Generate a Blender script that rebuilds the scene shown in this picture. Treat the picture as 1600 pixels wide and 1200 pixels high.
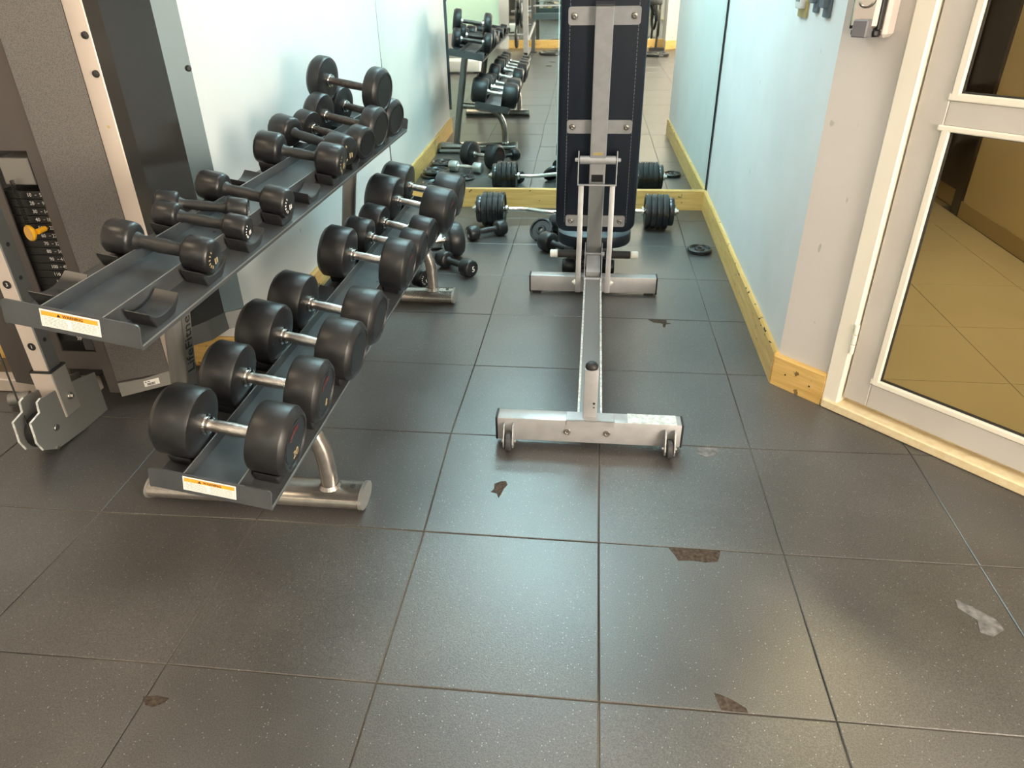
import bpy, bmesh, math, random
from mathutils import Vector, Matrix
random.seed(7)
SC = bpy.context.scene
for o in list(bpy.data.objects):
    bpy.data.objects.remove(o)
COL = SC.collection
PI = math.pi

# ------------------------------------------------------------------ camera, world, lights, exposure
cam = bpy.data.objects.new('camera', bpy.data.cameras.new('camera'))
COL.objects.link(cam)
cam.data.sensor_width = 36
cam.data.lens = 36 * 1107.55 / 1600
cam.data.clip_start = 0.02
_r = Vector((0.99423492, 0.10620605, -0.01473777))
_u = Vector((-0.04060749, 0.50017088, 0.86497406))
_f = Vector((-0.09923688, 0.85938895, -0.50160012))
_m = Matrix((_r, _u, -_f)).transposed().to_4x4()
_m.translation = Vector((-0.0629, -1.0047, 1.3789))
cam.matrix_world = _m
SC.camera = cam

w = bpy.data.worlds.new('world')
SC.world = w
w.use_nodes = True
w.node_tree.nodes['Background'].inputs[0].default_value = (0.8, 0.9, 1.0, 1)
w.node_tree.nodes['Background'].inputs[1].default_value = 0.3

SC.view_settings.view_transform = 'Standard'
SC.view_settings.look = 'None'
SC.view_settings.exposure = -0.30
SC.view_settings.gamma = 1.0
SC.view_settings.use_curve_mapping = False

CEIL = 2.65
# ceiling panels: x, y, half sizes, colour, strength of the diffuser
COOL = (0.62, 0.95, 1.0)
WARM = (1.0, 0.78, 0.54)
CEILING_LIGHTS = [
    (-0.35, 2.95, 0.60, 0.35, COOL, 29.0),
    (-0.35, 1.45, 0.50, 0.22, (0.86, 0.96, 1.0), 9.0),
    (-1.9, -0.1, 0.30, 0.30, WARM, 15.0),
    (0.45, -0.75, 0.30, 0.30, (1.0, 0.87, 0.68), 3.0),
    (-1.9, -2.4, 0.30, 0.30, WARM, 26.0),
    (0.6, -2.6, 0.30, 0.30, (1.0, 0.84, 0.62), 18.0),
    (-1.0, -4.3, 0.30, 0.30, (0.80, 0.95, 1.0), 24.0),
    (1.2, -4.3, 0.30, 0.30, WARM, 40.0),
    (1.6, 2.2, 0.20, 0.20, (1.0, 0.88, 0.69), 86.0),
]

WINDOW_LIGHT = ((1.0, 0.87, 0.71), 34.0)          # low warm daylight through the gym's side window, behind and right of the camera

# ------------------------------------------------------------------ materials
MATS = {}
def mat(name, col, rough=0.5, metal=0.0, spec=0.5, noise=None, bump=None, coat=0.0, emit=None):
    """noise = (scale, amount, second colour); bump = (scale, strength)"""
    m = bpy.data.materials.new(name)
    m.use_nodes = True
    nt = m.node_tree
    b = nt.nodes['Principled BSDF']
    b.inputs['Base Color'].default_value = (*col, 1)
    b.inputs['Roughness'].default_value = rough
    b.inputs['Metallic'].default_value = metal
    b.inputs['Specular IOR Level'].default_value = spec
    if coat:
        b.inputs['Coat Weight'].default_value = coat
        b.inputs['Coat Roughness'].default_value = 0.15
    tc = nt.nodes.new('ShaderNodeTexCoord')
    if noise:
        n = nt.nodes.new('ShaderNodeTexNoise')
        n.inputs['Scale'].default_value = noise[0]
        n.inputs['Detail'].default_value = 5
        r = nt.nodes.new('ShaderNodeValToRGB')
        r.color_ramp.elements[0].position = 0.5 - 0.25 * noise[1]
        r.color_ramp.elements[1].position = 0.5 + 0.25 * noise[1]
        r.color_ramp.elements[0].color = (*col, 1)
        r.color_ramp.elements[1].color = (*noise[2], 1)
        nt.links.new(tc.outputs['Object'], n.inputs['Vector'])
        nt.links.new(n.outputs['Fac'], r.inputs['Fac'])
        nt.links.new(r.outputs['Color'], b.inputs['Base Color'])
    if bump:
        n2 = nt.nodes.new('ShaderNodeTexNoise')
        n2.inputs['Scale'].default_value = bump[0]
        n2.inputs['Detail'].default_value = 3
        bp = nt.nodes.new('ShaderNodeBump')
        bp.inputs['Strength'].default_value = bump[1]
        bp.inputs['Distance'].default_value = 0.002
        nt.links.new(tc.outputs['Object'], n2.inputs['Vector'])
        nt.links.new(n2.outputs['Fac'], bp.inputs['Height'])
        nt.links.new(bp.outputs['Normal'], b.inputs['Normal'])
    if emit:
        b.inputs['Emission Color'].default_value = (*emit[0], 1)
        b.inputs['Emission Strength'].default_value = emit[1]
    MATS[name] = m
    return m

def rubber_tile():
    m = bpy.data.materials.new('rubber_tile')
    m.use_nodes = True
    nt = m.node_tree; L = nt.links.new
    b = nt.nodes['Principled BSDF']
    g = nt.nodes.new('ShaderNodeNewGeometry')
    oi = nt.nodes.new('ShaderNodeObjectInfo')
    n1 = nt.nodes.new('ShaderNodeTexNoise'); n1.inputs['Scale'].default_value = 2.2; n1.inputs['Detail'].default_value = 6
    n2 = nt.nodes.new('ShaderNodeTexNoise'); n2.inputs['Scale'].default_value = 300; n2.inputs['Detail'].default_value = 2
    n3 = nt.nodes.new('ShaderNodeTexVoronoi'); n3.inputs['Scale'].default_value = 130
    for n in (n1, n2, n3):
        L(g.outputs['Position'], n.inputs['Vector'])
    r1 = nt.nodes.new('ShaderNodeValToRGB')
    r1.color_ramp.elements[0].position = 0.35; r1.color_ramp.elements[1].position = 0.72
    r1.color_ramp.elements[0].color = (0.058, 0.055, 0.053, 1); r1.color_ramp.elements[1].color = (0.094, 0.090, 0.086, 1)
    L(n1.outputs['Fac'], r1.inputs['Fac'])
    r2 = nt.nodes.new('ShaderNodeValToRGB')
    r2.color_ramp.elements[0].position = 0.35; r2.color_ramp.elements[1].position = 0.75
    r2.color_ramp.elements[0].color = (0.68, 0.68, 0.68, 1); r2.color_ramp.elements[1].color = (1.45, 1.45, 1.45, 1)
    L(n2.outputs['Fac'], r2.inputs['Fac'])
    mx = nt.nodes.new('ShaderNodeMix'); mx.data_type = 'RGBA'; mx.blend_type = 'MULTIPLY'; mx.inputs[0].default_value = 1
    L(r1.outputs['Color'], mx.inputs[6]); L(r2.outputs['Color'], mx.inputs[7])
    # sparse pale flecks in the crumb rubber
    lt = nt.nodes.new('ShaderNodeMath'); lt.operation = 'LESS_THAN'; lt.inputs[1].default_value = 0.16
    L(n3.outputs['Distance'], lt.inputs[0])
    sc = nt.nodes.new('ShaderNodeSeparateColor'); L(n3.outputs['Color'], sc.inputs[0])
    gt = nt.nodes.new('ShaderNodeMath'); gt.operation = 'GREATER_THAN'; gt.inputs[1].default_value = 0.76
    L(sc.outputs[0], gt.inputs[0])
    mu = nt.nodes.new('ShaderNodeMath'); mu.operation = 'MULTIPLY'
    L(lt.outputs[0], mu.inputs[0]); L(gt.outputs[0], mu.inputs[1])
    mx2 = nt.nodes.new('ShaderNodeMix'); mx2.data_type = 'RGBA'
    L(mu.outputs[0], mx2.inputs[0]); L(mx.outputs[2], mx2.inputs[6]); mx2.inputs[7].default_value = (0.28, 0.28, 0.28, 1)
    L(mx2.outputs[2], b.inputs['Base Color'])
    rr = nt.nodes.new('ShaderNodeMapRange'); rr.inputs['To Min'].default_value = 0.25; rr.inputs['To Max'].default_value = 0.40
    L(n1.outputs['Fac'], rr.inputs['Value']); L(rr.outputs[0], b.inputs['Roughness'])
    b.inputs['Specular IOR Level'].default_value = 0.80
    bp = nt.nodes.new('ShaderNodeBump'); bp.inputs['Strength'].default_value = 0.35; bp.inputs['Distance'].default_value = 0.001
    L(n2.outputs['Fac'], bp.inputs['Height']); L(bp.outputs['Normal'], b.inputs['Normal'])
    MATS['rubber_tile'] = m

def wood():
    m = bpy.data.materials.new('pine')
    m.use_nodes = True
    nt = m.node_tree; L = nt.links.new
    b = nt.nodes['Principled BSDF']
    g = nt.nodes.new('ShaderNodeNewGeometry')
    mp = nt.nodes.new('ShaderNodeMapping'); mp.inputs['Scale'].default_value = (5, 5, 60)
    L(g.outputs['Position'], mp.inputs['Vector'])
    n1 = nt.nodes.new('ShaderNodeTexNoise'); n1.inputs['Scale'].default_value = 1.0; n1.inputs['Detail'].default_value = 6; n1.inputs['Distortion'].default_value = 0.6
    L(mp.outputs[0], n1.inputs['Vector'])
    r = nt.nodes.new('ShaderNodeValToRGB')
    r.color_ramp.elements[0].position = 0.3; r.color_ramp.elements[1].position = 0.75
    r.color_ramp.elements[0].color = (0.60, 0.36, 0.10, 1); r.color_ramp.elements[1].color = (0.78, 0.54, 0.20, 1)
    L(n1.outputs['Fac'], r.inputs['Fac'])
    # knocks and scuffs along the board
    n2 = nt.nodes.new('ShaderNodeTexNoise'); n2.inputs['Scale'].default_value = 28; n2.inputs['Detail'].default_value = 3
    L(g.outputs['Position'], n2.inputs['Vector'])
    r2 = nt.nodes.new('ShaderNodeValToRGB')
    r2.color_ramp.elements[0].position = 0.67; r2.color_ramp.elements[1].position = 0.70
    r2.color_ramp.elements[0].color = (0, 0, 0, 1); r2.color_ramp.elements[1].color = (1, 1, 1, 1)
    L(n2.outputs['Fac'], r2.inputs['Fac'])
    mx = nt.nodes.new('ShaderNodeMix'); mx.data_type = 'RGBA'
    L(r2.outputs['Color'], mx.inputs[0]); L(r.outputs['Color'], mx.inputs[6]); mx.inputs[7].default_value = (0.22, 0.14, 0.05, 1)
    L(mx.outputs[2], b.inputs['Base Color'])
    b.inputs['Roughness'].default_value = 0.42
    MATS['pine'] = m

def paint(name, col, col2, mark):
    """wall paint: slightly uneven, with a few dark knocks"""
    m = bpy.data.materials.new(name)
    m.use_nodes = True
    nt = m.node_tree; L = nt.links.new
    b = nt.nodes['Principled BSDF']
    g = nt.nodes.new('ShaderNodeNewGeometry')
    n1 = nt.nodes.new('ShaderNodeTexNoise'); n1.inputs['Scale'].default_value = 3; n1.inputs['Detail'].default_value = 5
    L(g.outputs['Position'], n1.inputs['Vector'])
    r = nt.nodes.new('ShaderNodeValToRGB')
    r.color_ramp.elements[0].position = 0.3; r.color_ramp.elements[1].position = 0.7
    r.color_ramp.elements[0].color = (*col, 1); r.color_ramp.elements[1].color = (*col2, 1)
    L(n1.outputs['Fac'], r.inputs['Fac'])
    mp = nt.nodes.new('ShaderNodeMapping'); mp.inputs['Scale'].default_value = (9, 9, 5)
    L(g.outputs['Position'], mp.inputs['Vector'])
    n2 = nt.nodes.new('ShaderNodeTexNoise'); n2.inputs['Scale'].default_value = 2.0; n2.inputs['Detail'].default_value = 2
    L(mp.outputs[0], n2.inputs['Vector'])
    r2 = nt.nodes.new('ShaderNodeValToRGB')
    r2.color_ramp.elements[0].position = mark; r2.color_ramp.elements[1].position = mark + 0.02
    r2.color_ramp.elements[0].color = (0, 0, 0, 1); r2.color_ramp.elements[1].color = (0.55, 0.55, 0.55, 1)
    L(n2.outputs['Fac'], r2.inputs['Fac'])
    mx = nt.nodes.new('ShaderNodeMix'); mx.data_type = 'RGBA'
    L(r2.outputs['Color'], mx.inputs[0]); L(r.outputs['Color'], mx.inputs[6]); mx.inputs[7].default_value = (0.30, 0.30, 0.28, 1)
    L(mx.outputs[2], b.inputs['Base Color'])
    b.inputs['Roughness'].default_value = 0.55
    b.inputs['Specular IOR Level'].default_value = 0.3
    bp = nt.nodes.new('ShaderNodeBump'); bp.inputs['Strength'].default_value = 0.15; bp.inputs['Distance'].default_value = 0.004
    L(n1.outputs['Fac'], bp.inputs['Height']); L(bp.outputs['Normal'], b.inputs['Normal'])
    MATS[name] = m

def mesh_fabric():
    """perforated steel of the machine shroud: fine dark dots on grey"""
    m = bpy.data.materials.new('perforated_steel')
    m.use_nodes = True
    nt = m.node_tree; L = nt.links.new
    b = nt.nodes['Principled BSDF']
    g = nt.nodes.new('ShaderNodeNewGeometry')
    v = nt.nodes.new('ShaderNodeTexVoronoi'); v.inputs['Scale'].default_value = 340; v.inputs['Randomness'].default_value = 1.0
    L(g.outputs['Position'], v.inputs['Vector'])
    r = nt.nodes.new('ShaderNodeValToRGB')
    r.color_ramp.elements[0].position = 0.30; r.color_ramp.elements[1].position = 0.42
    r.color_ramp.elements[0].color = (0.045, 0.041, 0.039, 1); r.color_ramp.elements[1].color = (0.105, 0.095, 0.089, 1)
    L(v.outputs['Distance'], r.inputs['Fac'])
    L(r.outputs['Color'], b.inputs['Base Color'])
    b.inputs['Roughness'].default_value = 0.5
    MATS['perforated_steel'] = m

def glass(name, tint, refl):
    m = bpy.data.materials.new(name)
    m.use_nodes = True
    nt = m.node_tree; L = nt.links.new
    nt.nodes.remove(nt.nodes['Principled BSDF'])
    out = nt.nodes['Material Output']
    t = nt.nodes.new('ShaderNodeBsdfTransparent'); t.inputs[0].default_value = (*tint, 1)
    gl = nt.nodes.new('ShaderNodeBsdfGlossy'); gl.inputs['Roughness'].default_value = 0.02
    fr = nt.nodes.new('ShaderNodeFresnel'); fr.inputs['IOR'].default_value = refl
    mx = nt.nodes.new('ShaderNodeMixShader')
    L(fr.outputs[0], mx.inputs[0]); L(t.outputs[0], mx.inputs[1]); L(gl.outputs[0], mx.inputs[2]); L(mx.outputs[0], out.inputs[0])
    MATS[name] = m

rubber_tile(); wood(); mesh_fabric()
paint('paint_white', (0.63, 0.635, 0.62), (0.67, 0.675, 0.66), 0.76)
paint('paint_right', (0.66, 0.68, 0.68), (0.72, 0.74, 0.74), 0.748)
paint('paint_warm_lit', (0.61, 0.575, 0.545), (0.655, 0.62, 0.59), 0.72)  # the wall paint with the gym's warm light mixed into its colour
paint('paint_corridor', (0.54, 0.44, 0.27), (0.57, 0.47, 0.29), 0.9)
glass('door_glass', (0.93, 0.91, 0.78), 1.25)
mat('mirror_silver', (0.86, 0.93, 0.91), 0.015, 1.0)
mat('mirror_edge', (0.55, 0.72, 0.68), 0.2)
mat('floor_base', (0.010, 0.009, 0.008), 0.9, noise=(1.1, 0.5, (0.19, 0.165, 0.13)))
mat('chip', (0.030, 0.024, 0.020), 0.95, spec=0.1, noise=(110, 1, (0.10, 0.078, 0.062)), bump=(300, 0.8))
mat('scuff', (0.20, 0.19, 0.185), 0.6, noise=(45, 0.6, (0.085, 0.082, 0.079)))
mat('ceiling_paint', (0.8, 0.8, 0.78), 0.8)
mat('db_rubber', (0.011, 0.0115, 0.0125), 0.37, spec=0.42, noise=(35, 0.8, (0.017, 0.017, 0.018)), bump=(120, 0.12))
mat('db_face', (0.009, 0.0095, 0.0105), 0.42, spec=0.4)
mat('db_cast', (0.010, 0.0105, 0.0115), 0.33, spec=0.45, noise=(30, 0.9, (0.015, 0.015, 0.016)))
mat('db_handle_black', (0.016, 0.016, 0.0165), 0.45, spec=0.5, bump=(260, 0.25))
mat('db_handle_worn', (0.10, 0.085, 0.075), 0.42, 0.6, noise=(60, 0.8, (0.05, 0.043, 0.04)))
mat('chrome', (0.70, 0.68, 0.65), 0.16, 1.0)
mat('chrome_knurl', (0.66, 0.63, 0.60), 0.28, 1.0, noise=(45, 0.8, (0.42, 0.36, 0.32)), bump=(500, 0.5))
mat('print_red', (0.11, 0.016, 0.016), 0.5)
mat('print_gold', (0.42, 0.33, 0.18), 0.5)
mat('print_white', (0.80, 0.79, 0.76), 0.5)
mat('print_black', (0.012, 0.012, 0.012), 0.6)
mat('print_grey', (0.42, 0.42, 0.40), 0.6)
mat('print_orange', (0.83, 0.37, 0.035), 0.5)
mat('rack_steel', (0.070, 0.076, 0.082), 0.32, 0.35, spec=0.55, noise=(14, 0.8, (0.098, 0.104, 0.109)))
mat('rack_highlight', (0.40, 0.40, 0.39), 0.3, 0.7)  # pale steel that paints the light caught on tray edges
mat('rack_silver', (0.42, 0.395, 0.365), 0.24, 0.85, noise=(40, 0.6, (0.33, 0.31, 0.29)))
mat('rack_post', (0.21, 0.205, 0.195), 0.33, 0.5)
mat('saddle_plastic', (0.018, 0.018, 0.019), 0.34, spec=0.5)
mat('bench_silver', (0.42, 0.42, 0.43), 0.34, 0.35, noise=(20, 0.5, (0.37, 0.37, 0.38)))
mat('bench_worn_lit_edge', (0.78, 0.78, 0.75), 0.4, 0.2, noise=(60, 0.7, (0.45, 0.45, 0.43)))  # worn bench edges, and the painted bright edges of the machine's base plates
mat('bench_grey', (0.33, 0.33, 0.33), 0.3, 0.6)
mat('vinyl', (0.008, 0.013, 0.023), 0.42, spec=0.40, bump=(180, 0.1))
mat('stitch', (0.17, 0.18, 0.20), 0.7)
mat('foam', (0.016, 0.015, 0.015), 0.75)
mat('cap_white', (0.72, 0.70, 0.64), 0.5)
mat('rubber_black', (0.014, 0.014, 0.015), 0.5)
mat('wheel_grey', (0.045, 0.045, 0.048), 0.4)
mat('bolt', (0.45, 0.43, 0.40), 0.28, 1.0)
mat('brass', (0.55, 0.45, 0.2), 0.4, 0.3)
mat('machine_cream', (0.62, 0.54, 0.48), 0.38, 0.25)
mat('machine_steel', (0.115, 0.12, 0.118), 0.35, 0.5)
mat('plate_steel', (0.19, 0.19, 0.18), 0.38, 0.4)
mat('machine_grey', (0.25, 0.24, 0.225), 0.38, 0.4)
mat('machine_blue_grey', (0.062, 0.098, 0.112), 0.4, 0.3)
mat('shroud_plastic', (0.080, 0.069, 0.064), 0.33, spec=0.5)
mat('shroud_dark', (0.030, 0.029, 0.028), 0.13, spec=0.6)
mat('stack_black', (0.010, 0.010, 0.010), 0.45)
mat('pin_yellow', (0.86, 0.44, 0.015), 0.3, coat=0.4)
mat('door_white', (0.575, 0.545, 0.505), 0.35, noise=(6, 0.4, (0.55, 0.515, 0.475)))
mat('jamb_cream', (0.86, 0.81, 0.70), 0.35)
mat('gasket', (0.02, 0.02, 0.02), 0.6)
mat('corridor_tile', (0.54, 0.46, 0.31), 0.22, spec=0.5, noise=(2.5, 0.6, (0.51, 0.43, 0.285)))
mat('corridor_grout', (0.22, 0.16, 0.08), 0.8)
mat('corridor_base', (0.36, 0.27, 0.135), 0.4)
mat('dark_door', (0.030, 0.022, 0.018), 0.3)
mat('threshold', (0.74, 0.60, 0.36), 0.5, noise=(40, 0.5, (0.80, 0.68, 0.45)))
mat('dispenser_grey', (0.17, 0.165, 0.18), 0.4)
mat('dispenser_body', (0.56, 0.50, 0.46), 0.3)
mat('holder_blue', (0.13, 0.17, 0.21), 0.4)
mat('switch_white', (0.78, 0.80, 0.78), 0.4)
mat('green_panel', (0.50, 0.66, 0.52), 0.4)
mat('plate_iron', (0.012, 0.0135, 0.0155), 0.26, spec=0.6, bump=(80, 0.15), coat=0.3)
mat('chrome_db', (0.62, 0.63, 0.62), 0.33, 0.7)
mat('hook_navy', (0.02, 0.028, 0.06), 0.5)
mat('lamp_frame', (0.8, 0.8, 0.8), 0.5)

# ------------------------------------------------------------------ helpers
ORIGIN = {}
def empty(name, loc, label, cat, group=None, mw=None):
    o = bpy.data.objects.new(name, None)
    COL.objects.link(o)
    o.empty_display_size = 0.05
    if mw is not None:
        o.matrix_world = mw
        ORIGIN[o.name] = mw.copy()
    else:
        o.location = loc
        ORIGIN[o.name] = Matrix.Translation(Vector(loc))
    o['label'] = label; o['category'] = cat
    if group: o['group'] = group
    return o

def build(name, bm, m, parent=None, smooth=40, local=False, label=None, cat=None, group=None, kind=None, mats=None):
    """link a bmesh (in world coordinates unless local) as one object"""
    mw = ORIGIN[parent.name] if parent is not None else Matrix.Identity(4)
    if parent is not None and not local:
        bm.transform(mw.inverted())
    bmesh.ops.recalc_face_normals(bm, faces=bm.faces)
    me = bpy.data.meshes.new(name)
    bm.to_mesh(me); bm.free()
    for k in (mats or [m]):
        me.materials.append(MATS[k])
    if smooth:
        me.polygons.foreach_set('use_smooth', [True] * len(me.polygons))
        me.set_sharp_from_angle(angle=math.radians(smooth))
    o = bpy.data.objects.new(name, me)
    COL.objects.link(o)
    if parent is not None:
        o.parent = parent
    ORIGIN[o.name] = mw
    if label: o['label'] = label
    if cat: o['category'] = cat
    if group: o['group'] = group
    if kind: o['kind'] = kind
    return o

def share(name, src, parent, mtx):
    """a copy of a part sharing its mesh, placed by a matrix local to the parent"""
    o = bpy.data.objects.new(name, src.data)
    COL.objects.link(o)
    o.parent = parent
    o.matrix_local = mtx
    ORIGIN[o.name] = ORIGIN[parent.name] @ mtx
    return o

def BM(): return bmesh.new()

def add_box(bm, c, s, bev=0.0, rot=None, seg=1):
    r = bmesh.ops.create_cube(bm, size=1.0)
    vs = r['verts']
    for v in vs:
        v.co = Vector((v.co.x * s[0], v.co.y * s[1], v.co.z * s[2]))
    if bev > 0:
        es = list({e for v in vs for e in v.link_edges})
        r2 = bmesh.ops.bevel(bm, geom=es, offset=bev, segments=seg, affect='EDGES', profile=0.5)
        vs = list({v for f in r2['faces'] for v in f.verts} | {v for v in vs if v.is_valid})
    M4 = (rot.to_4x4() if rot is not None else Matrix.Identity(4))
    for v in vs:
        v.co = (M4 @ v.co) + Vector(c)
    return vs

def box2(bm, lo, hi, bev=0.0, seg=1):
    lo = Vector(lo); hi = Vector(hi)
    return add_box(bm, (lo + hi) / 2, hi - lo, bev, None, seg)

def frame_from(axis):
    """rotation whose Z is axis"""
    a = Vector(axis).normalized()
    return a.to_track_quat('Z', 'Y').to_matrix()

def add_lathe(bm, prof, base=(0, 0, 0), axis=(0, 0, 1), seg=24, rot=None, phase=0.0):
    """prof: list of (radius, height); closed at ends if radius is 0"""
    R = rot if rot is not None else frame_from(axis)
    rings = []
    for r, h in prof:
        if r <= 1e-6:
            rings.append([bm.verts.new(Vector(base) + R @ Vector((0, 0, h)))])
        else:
            rings.append([bm.verts.new(Vector(base) + R @ Vector((r * math.cos(phase + 2 * PI * k / seg), r * math.sin(phase + 2 * PI * k / seg), h))) for k in range(seg)])
    for a, b in zip(rings[:-1], rings[1:]):
        if len(a) == 1 and len(b) == 1: continue
        for k in range(seg):
            k2 = (k + 1) % seg
            if len(a) == 1: bm.faces.new((a[0], b[k], b[k2]))
            elif len(b) == 1: bm.faces.new((a[k], a[k2], b[0]))
            else: bm.faces.new((a[k], a[k2], b[k2], b[k]))
    return rings

def add_cyl(bm, a, b, r, seg=16, r2=None, bev=0.0):
    a = Vector(a); b = Vector(b); h = (b - a).length
    r2 = r if r2 is None else r2
    if bev > 0:
        prof = [(0, 0), (r - bev, 0), (r, bev), (r2, h - bev), (r2 - bev, h), (0, h)]
    else:
        prof = [(0, 0), (r, 0), (r2, h), (0, h)]
    add_lathe(bm, prof, a, b - a, seg)

def smooth_path(pts, n=6):
    """Catmull-Rom through the points"""
    P = [Vector(p) for p in pts]
    P = [P[0] * 2 - P[1]] + P + [P[-1] * 2 - P[-2]]
    out = []
    for i in range(1, len(P) - 2):
        for k in range(n):
            t = k / n
            p0, p1, p2, p3 = P[i - 1], P[i], P[i + 1], P[i + 2]
            out.append(0.5 * ((2 * p1) + (p2 - p0) * t + (2 * p0 - 5 * p1 + 4 * p2 - p3) * t * t + (3 * p1 - p0 - 3 * p2 + p3) * t ** 3))
    out.append(P[-2])
    return out

def add_tube(bm, pts, r, seg=12, flat=None, up=None):
    """tube along a polyline; flat=(rx, ry) gives an oval section with its rx along up"""
    P = [Vector(p) for p in pts]
    rings = []
    ref = Vector(up) if up else Vector((0.123, 0.456, 0.88))
    for i, p in enumerate(P):
        t = (P[min(i + 1, len(P) - 1)] - P[max(i - 1, 0)]).normalized()
        n = (ref - t * ref.dot(t)).normalized()
        b = t.cross(n)
        rx, ry = flat if flat else (r, r)
        rings.append([bm.verts.new(p + n * rx * math.cos(2 * PI * k / seg) + b * ry * math.sin(2 * PI * k / seg)) for k in range(seg)])
    for A, B in zip(rings[:-1], rings[1:]):
        for k in range(seg):
            bm.faces.new((A[k], A[(k + 1) % seg], B[(k + 1) % seg], B[k]))
    bm.faces.new(rings[0][::-1]); bm.faces.new(rings[-1])

def add_prism(bm, poly, vec, cap=True):
    """poly: list of 3D points; extruded by vec"""
    a = [bm.verts.new(Vector(p)) for p in poly]
    b = [bm.verts.new(Vector(p) + Vector(vec)) for p in poly]
    n = len(a)
    for k in range(n):
        bm.faces.new((a[k], a[(k + 1) % n], b[(k + 1) % n], b[k]))
    if cap:
        bm.faces.new(a[::-1]); bm.faces.new(b)

def bevel_all(bm, off, seg=1, ang=30):
    es = [e for e in bm.edges if len(e.link_faces) == 2 and e.calc_face_angle(0) > math.radians(ang)]
    bmesh.ops.bevel(bm, geom=es, offset=off, segments=seg, affect='EDGES', profile=0.5)

def rounded_rect(w_, h_, r, n=5):
    pts = []
    for cx, cy, a0 in ((w_ / 2 - r, h_ / 2 - r, 0), (-w_ / 2 + r, h_ / 2 - r, 90), (-w_ / 2 + r, -h_ / 2 + r, 180), (w_ / 2 - r, -h_ / 2 + r, 270)):
        for k in range(n + 1):
            a = math.radians(a0 + 90 * k / n)
            pts.append((cx + r * math.cos(a), cy + r * math.sin(a)))
    return pts

_fc = {}
def text_bm(s, size, depth=0.0004, shear=0.0):
    """lettering as a bmesh in the XY plane, centred"""
    cu = bpy.data.curves.new('lettering', 'FONT')
    cu.body = s; cu.size = size; cu.align_x = 'CENTER'; cu.align_y = 'CENTER'; cu.extrude = depth; cu.resolution_u = 2; cu.shear = shear
    ob = bpy.data.objects.new('lettering', cu)
    COL.objects.link(ob)
    dg = bpy.context.evaluated_depsgraph_get()
    me = ob.evaluated_get(dg).to_mesh()
    bm = BM(); bm.from_mesh(me)
    ob.evaluated_get(dg).to_mesh_clear()
    bpy.data.objects.remove(ob); bpy.data.curves.remove(cu)
    return bm

def place(bm, o, ex, ey):
    """put an XY-plane bmesh at o with the given axes"""
    ex = Vector(ex).normalized(); ey = Vector(ey).normalized(); ez = ex.cross(ey)
    M4 = Matrix((ex, ey, ez)).transposed().to_4x4(); M4.translation = Vector(o)
    bm.transform(M4)
    return bm

def clip_poly(poly, a, b, c):
    """keep the part of a 2D polygon with a*x + b*y <= c"""
    out = []
    n = len(poly)
    for i in range(n):
        p, q = poly[i], poly[(i + 1) % n]
        dp = a * p[0] + b * p[1] - c; dq = a * q[0] + b * q[1] - c
        if dp <= 0: out.append(p)
        if (dp < 0 < dq) or (dq < 0 < dp):
            t = dp / (dp - dq)
            out.append((p[0] + t * (q[0] - p[0]), p[1] + t * (q[1] - p[1])))
    return out

def area2(poly):
    return 0.5 * sum(poly[i][0] * poly[(i + 1) % len(poly)][1] - poly[(i + 1) % len(poly)][0] * poly[i][1] for i in range(len(poly)))

def add_tile(bm, poly, top, thick, gap, cham):
    """a slab with a chamfered rim from a convex 2D polygon"""
    if area2(poly) < 0: poly = poly[::-1]
    n = len(poly)
    def inset(d):
        res = []
        for i in range(n):
            p0, p1, p2 = Vector(poly[i - 1]), Vector(poly[i]), Vector(poly[(i + 1) % n])
            e1 = (p1 - p0).normalized(); e2 = (p2 - p1).normalized()
            n1 = Vector((-e1.y, e1.x)); n2 = Vector((-e2.y, e2.x))
            k = n1 + n2
            den = max(0.25, 1 + n1.dot(n2))
            res.append(p1 + k * (d / den))
        return res
    A = inset(gap); B = inset(gap + cham)
    lo = [bm.verts.new((p.x, p.y, top - thick)) for p in A]
    mid = [bm.verts.new((p.x, p.y, top - cham * 0.7)) for p in A]
    hi = [bm.verts.new((p.x, p.y, top)) for p in B]
    for k in range(n):
        k2 = (k + 1) % n
        bm.faces.new((lo[k], lo[k2], mid[k2], mid[k])); bm.faces.new((mid[k], mid[k2], hi[k2], hi[k]))
    bm.faces.new(hi)

# ------------------------------------------------------------------ the setting
XL, XR = -1.40, 0.68                         # side walls of the alcove
YW = 1.42                                    # where the left wall turns into the gym
P0 = Vector((0.667, 1.454, 0)); E_ = Vector((0.698, -0.716, 0)).normalized(); N_ = Vector((E_.y, -E_.x, 0))   # N_ points into the gym
YF = -5.53                                   # far wall of the gym, seen in the mirror
def dpt(s, z, off=0.0):
    """a point on the slanted door wall, off metres into the gym"""
    return P0 + E_ * s + N_ * off + Vector((0, 0, z))

# floor and its tiles
bm = BM(); box2(bm, (-3.6, YF - 0.2, -0.12), (2.6, 3.95, -0.0036))
floor = build('floor', bm, 'floor_base', kind='structure', smooth=0)
NODE = {(0, 0): (0.0, -0.001), (0, 1): (-0.001, 0.5005)}
MEAS = {(-1, 1): (-0.498, 0.502), (-1, 0): (-0.4985, -0.001), (-2, 0): (-1.0, 0.002), (-2, 1): (-1.0, 0.507), (-3, 1): (-1.482, 0.497),
        (1, 1): (0.5, 0.5), (1, 0): (0.5, 0.0), (2, 1): (1.004, 0.503), (1, 2): (0.499, 0.996), (2, 2): (1.012, 1.008), (1, 3): (0.5, 1.503), (1, 4): (0.497, 1.998),
        (-1, 4): (-0.503, 1.996), (-1, 3): (-0.504, 1.497), (-1, 2): (-0.511, 1.002), (-1, 5): (-0.506, 2.49), (-1, 6): (-0.505, 2.99), (1, 5): (0.497, 2.5), (1, 6): (0.493, 3.01)}
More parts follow.
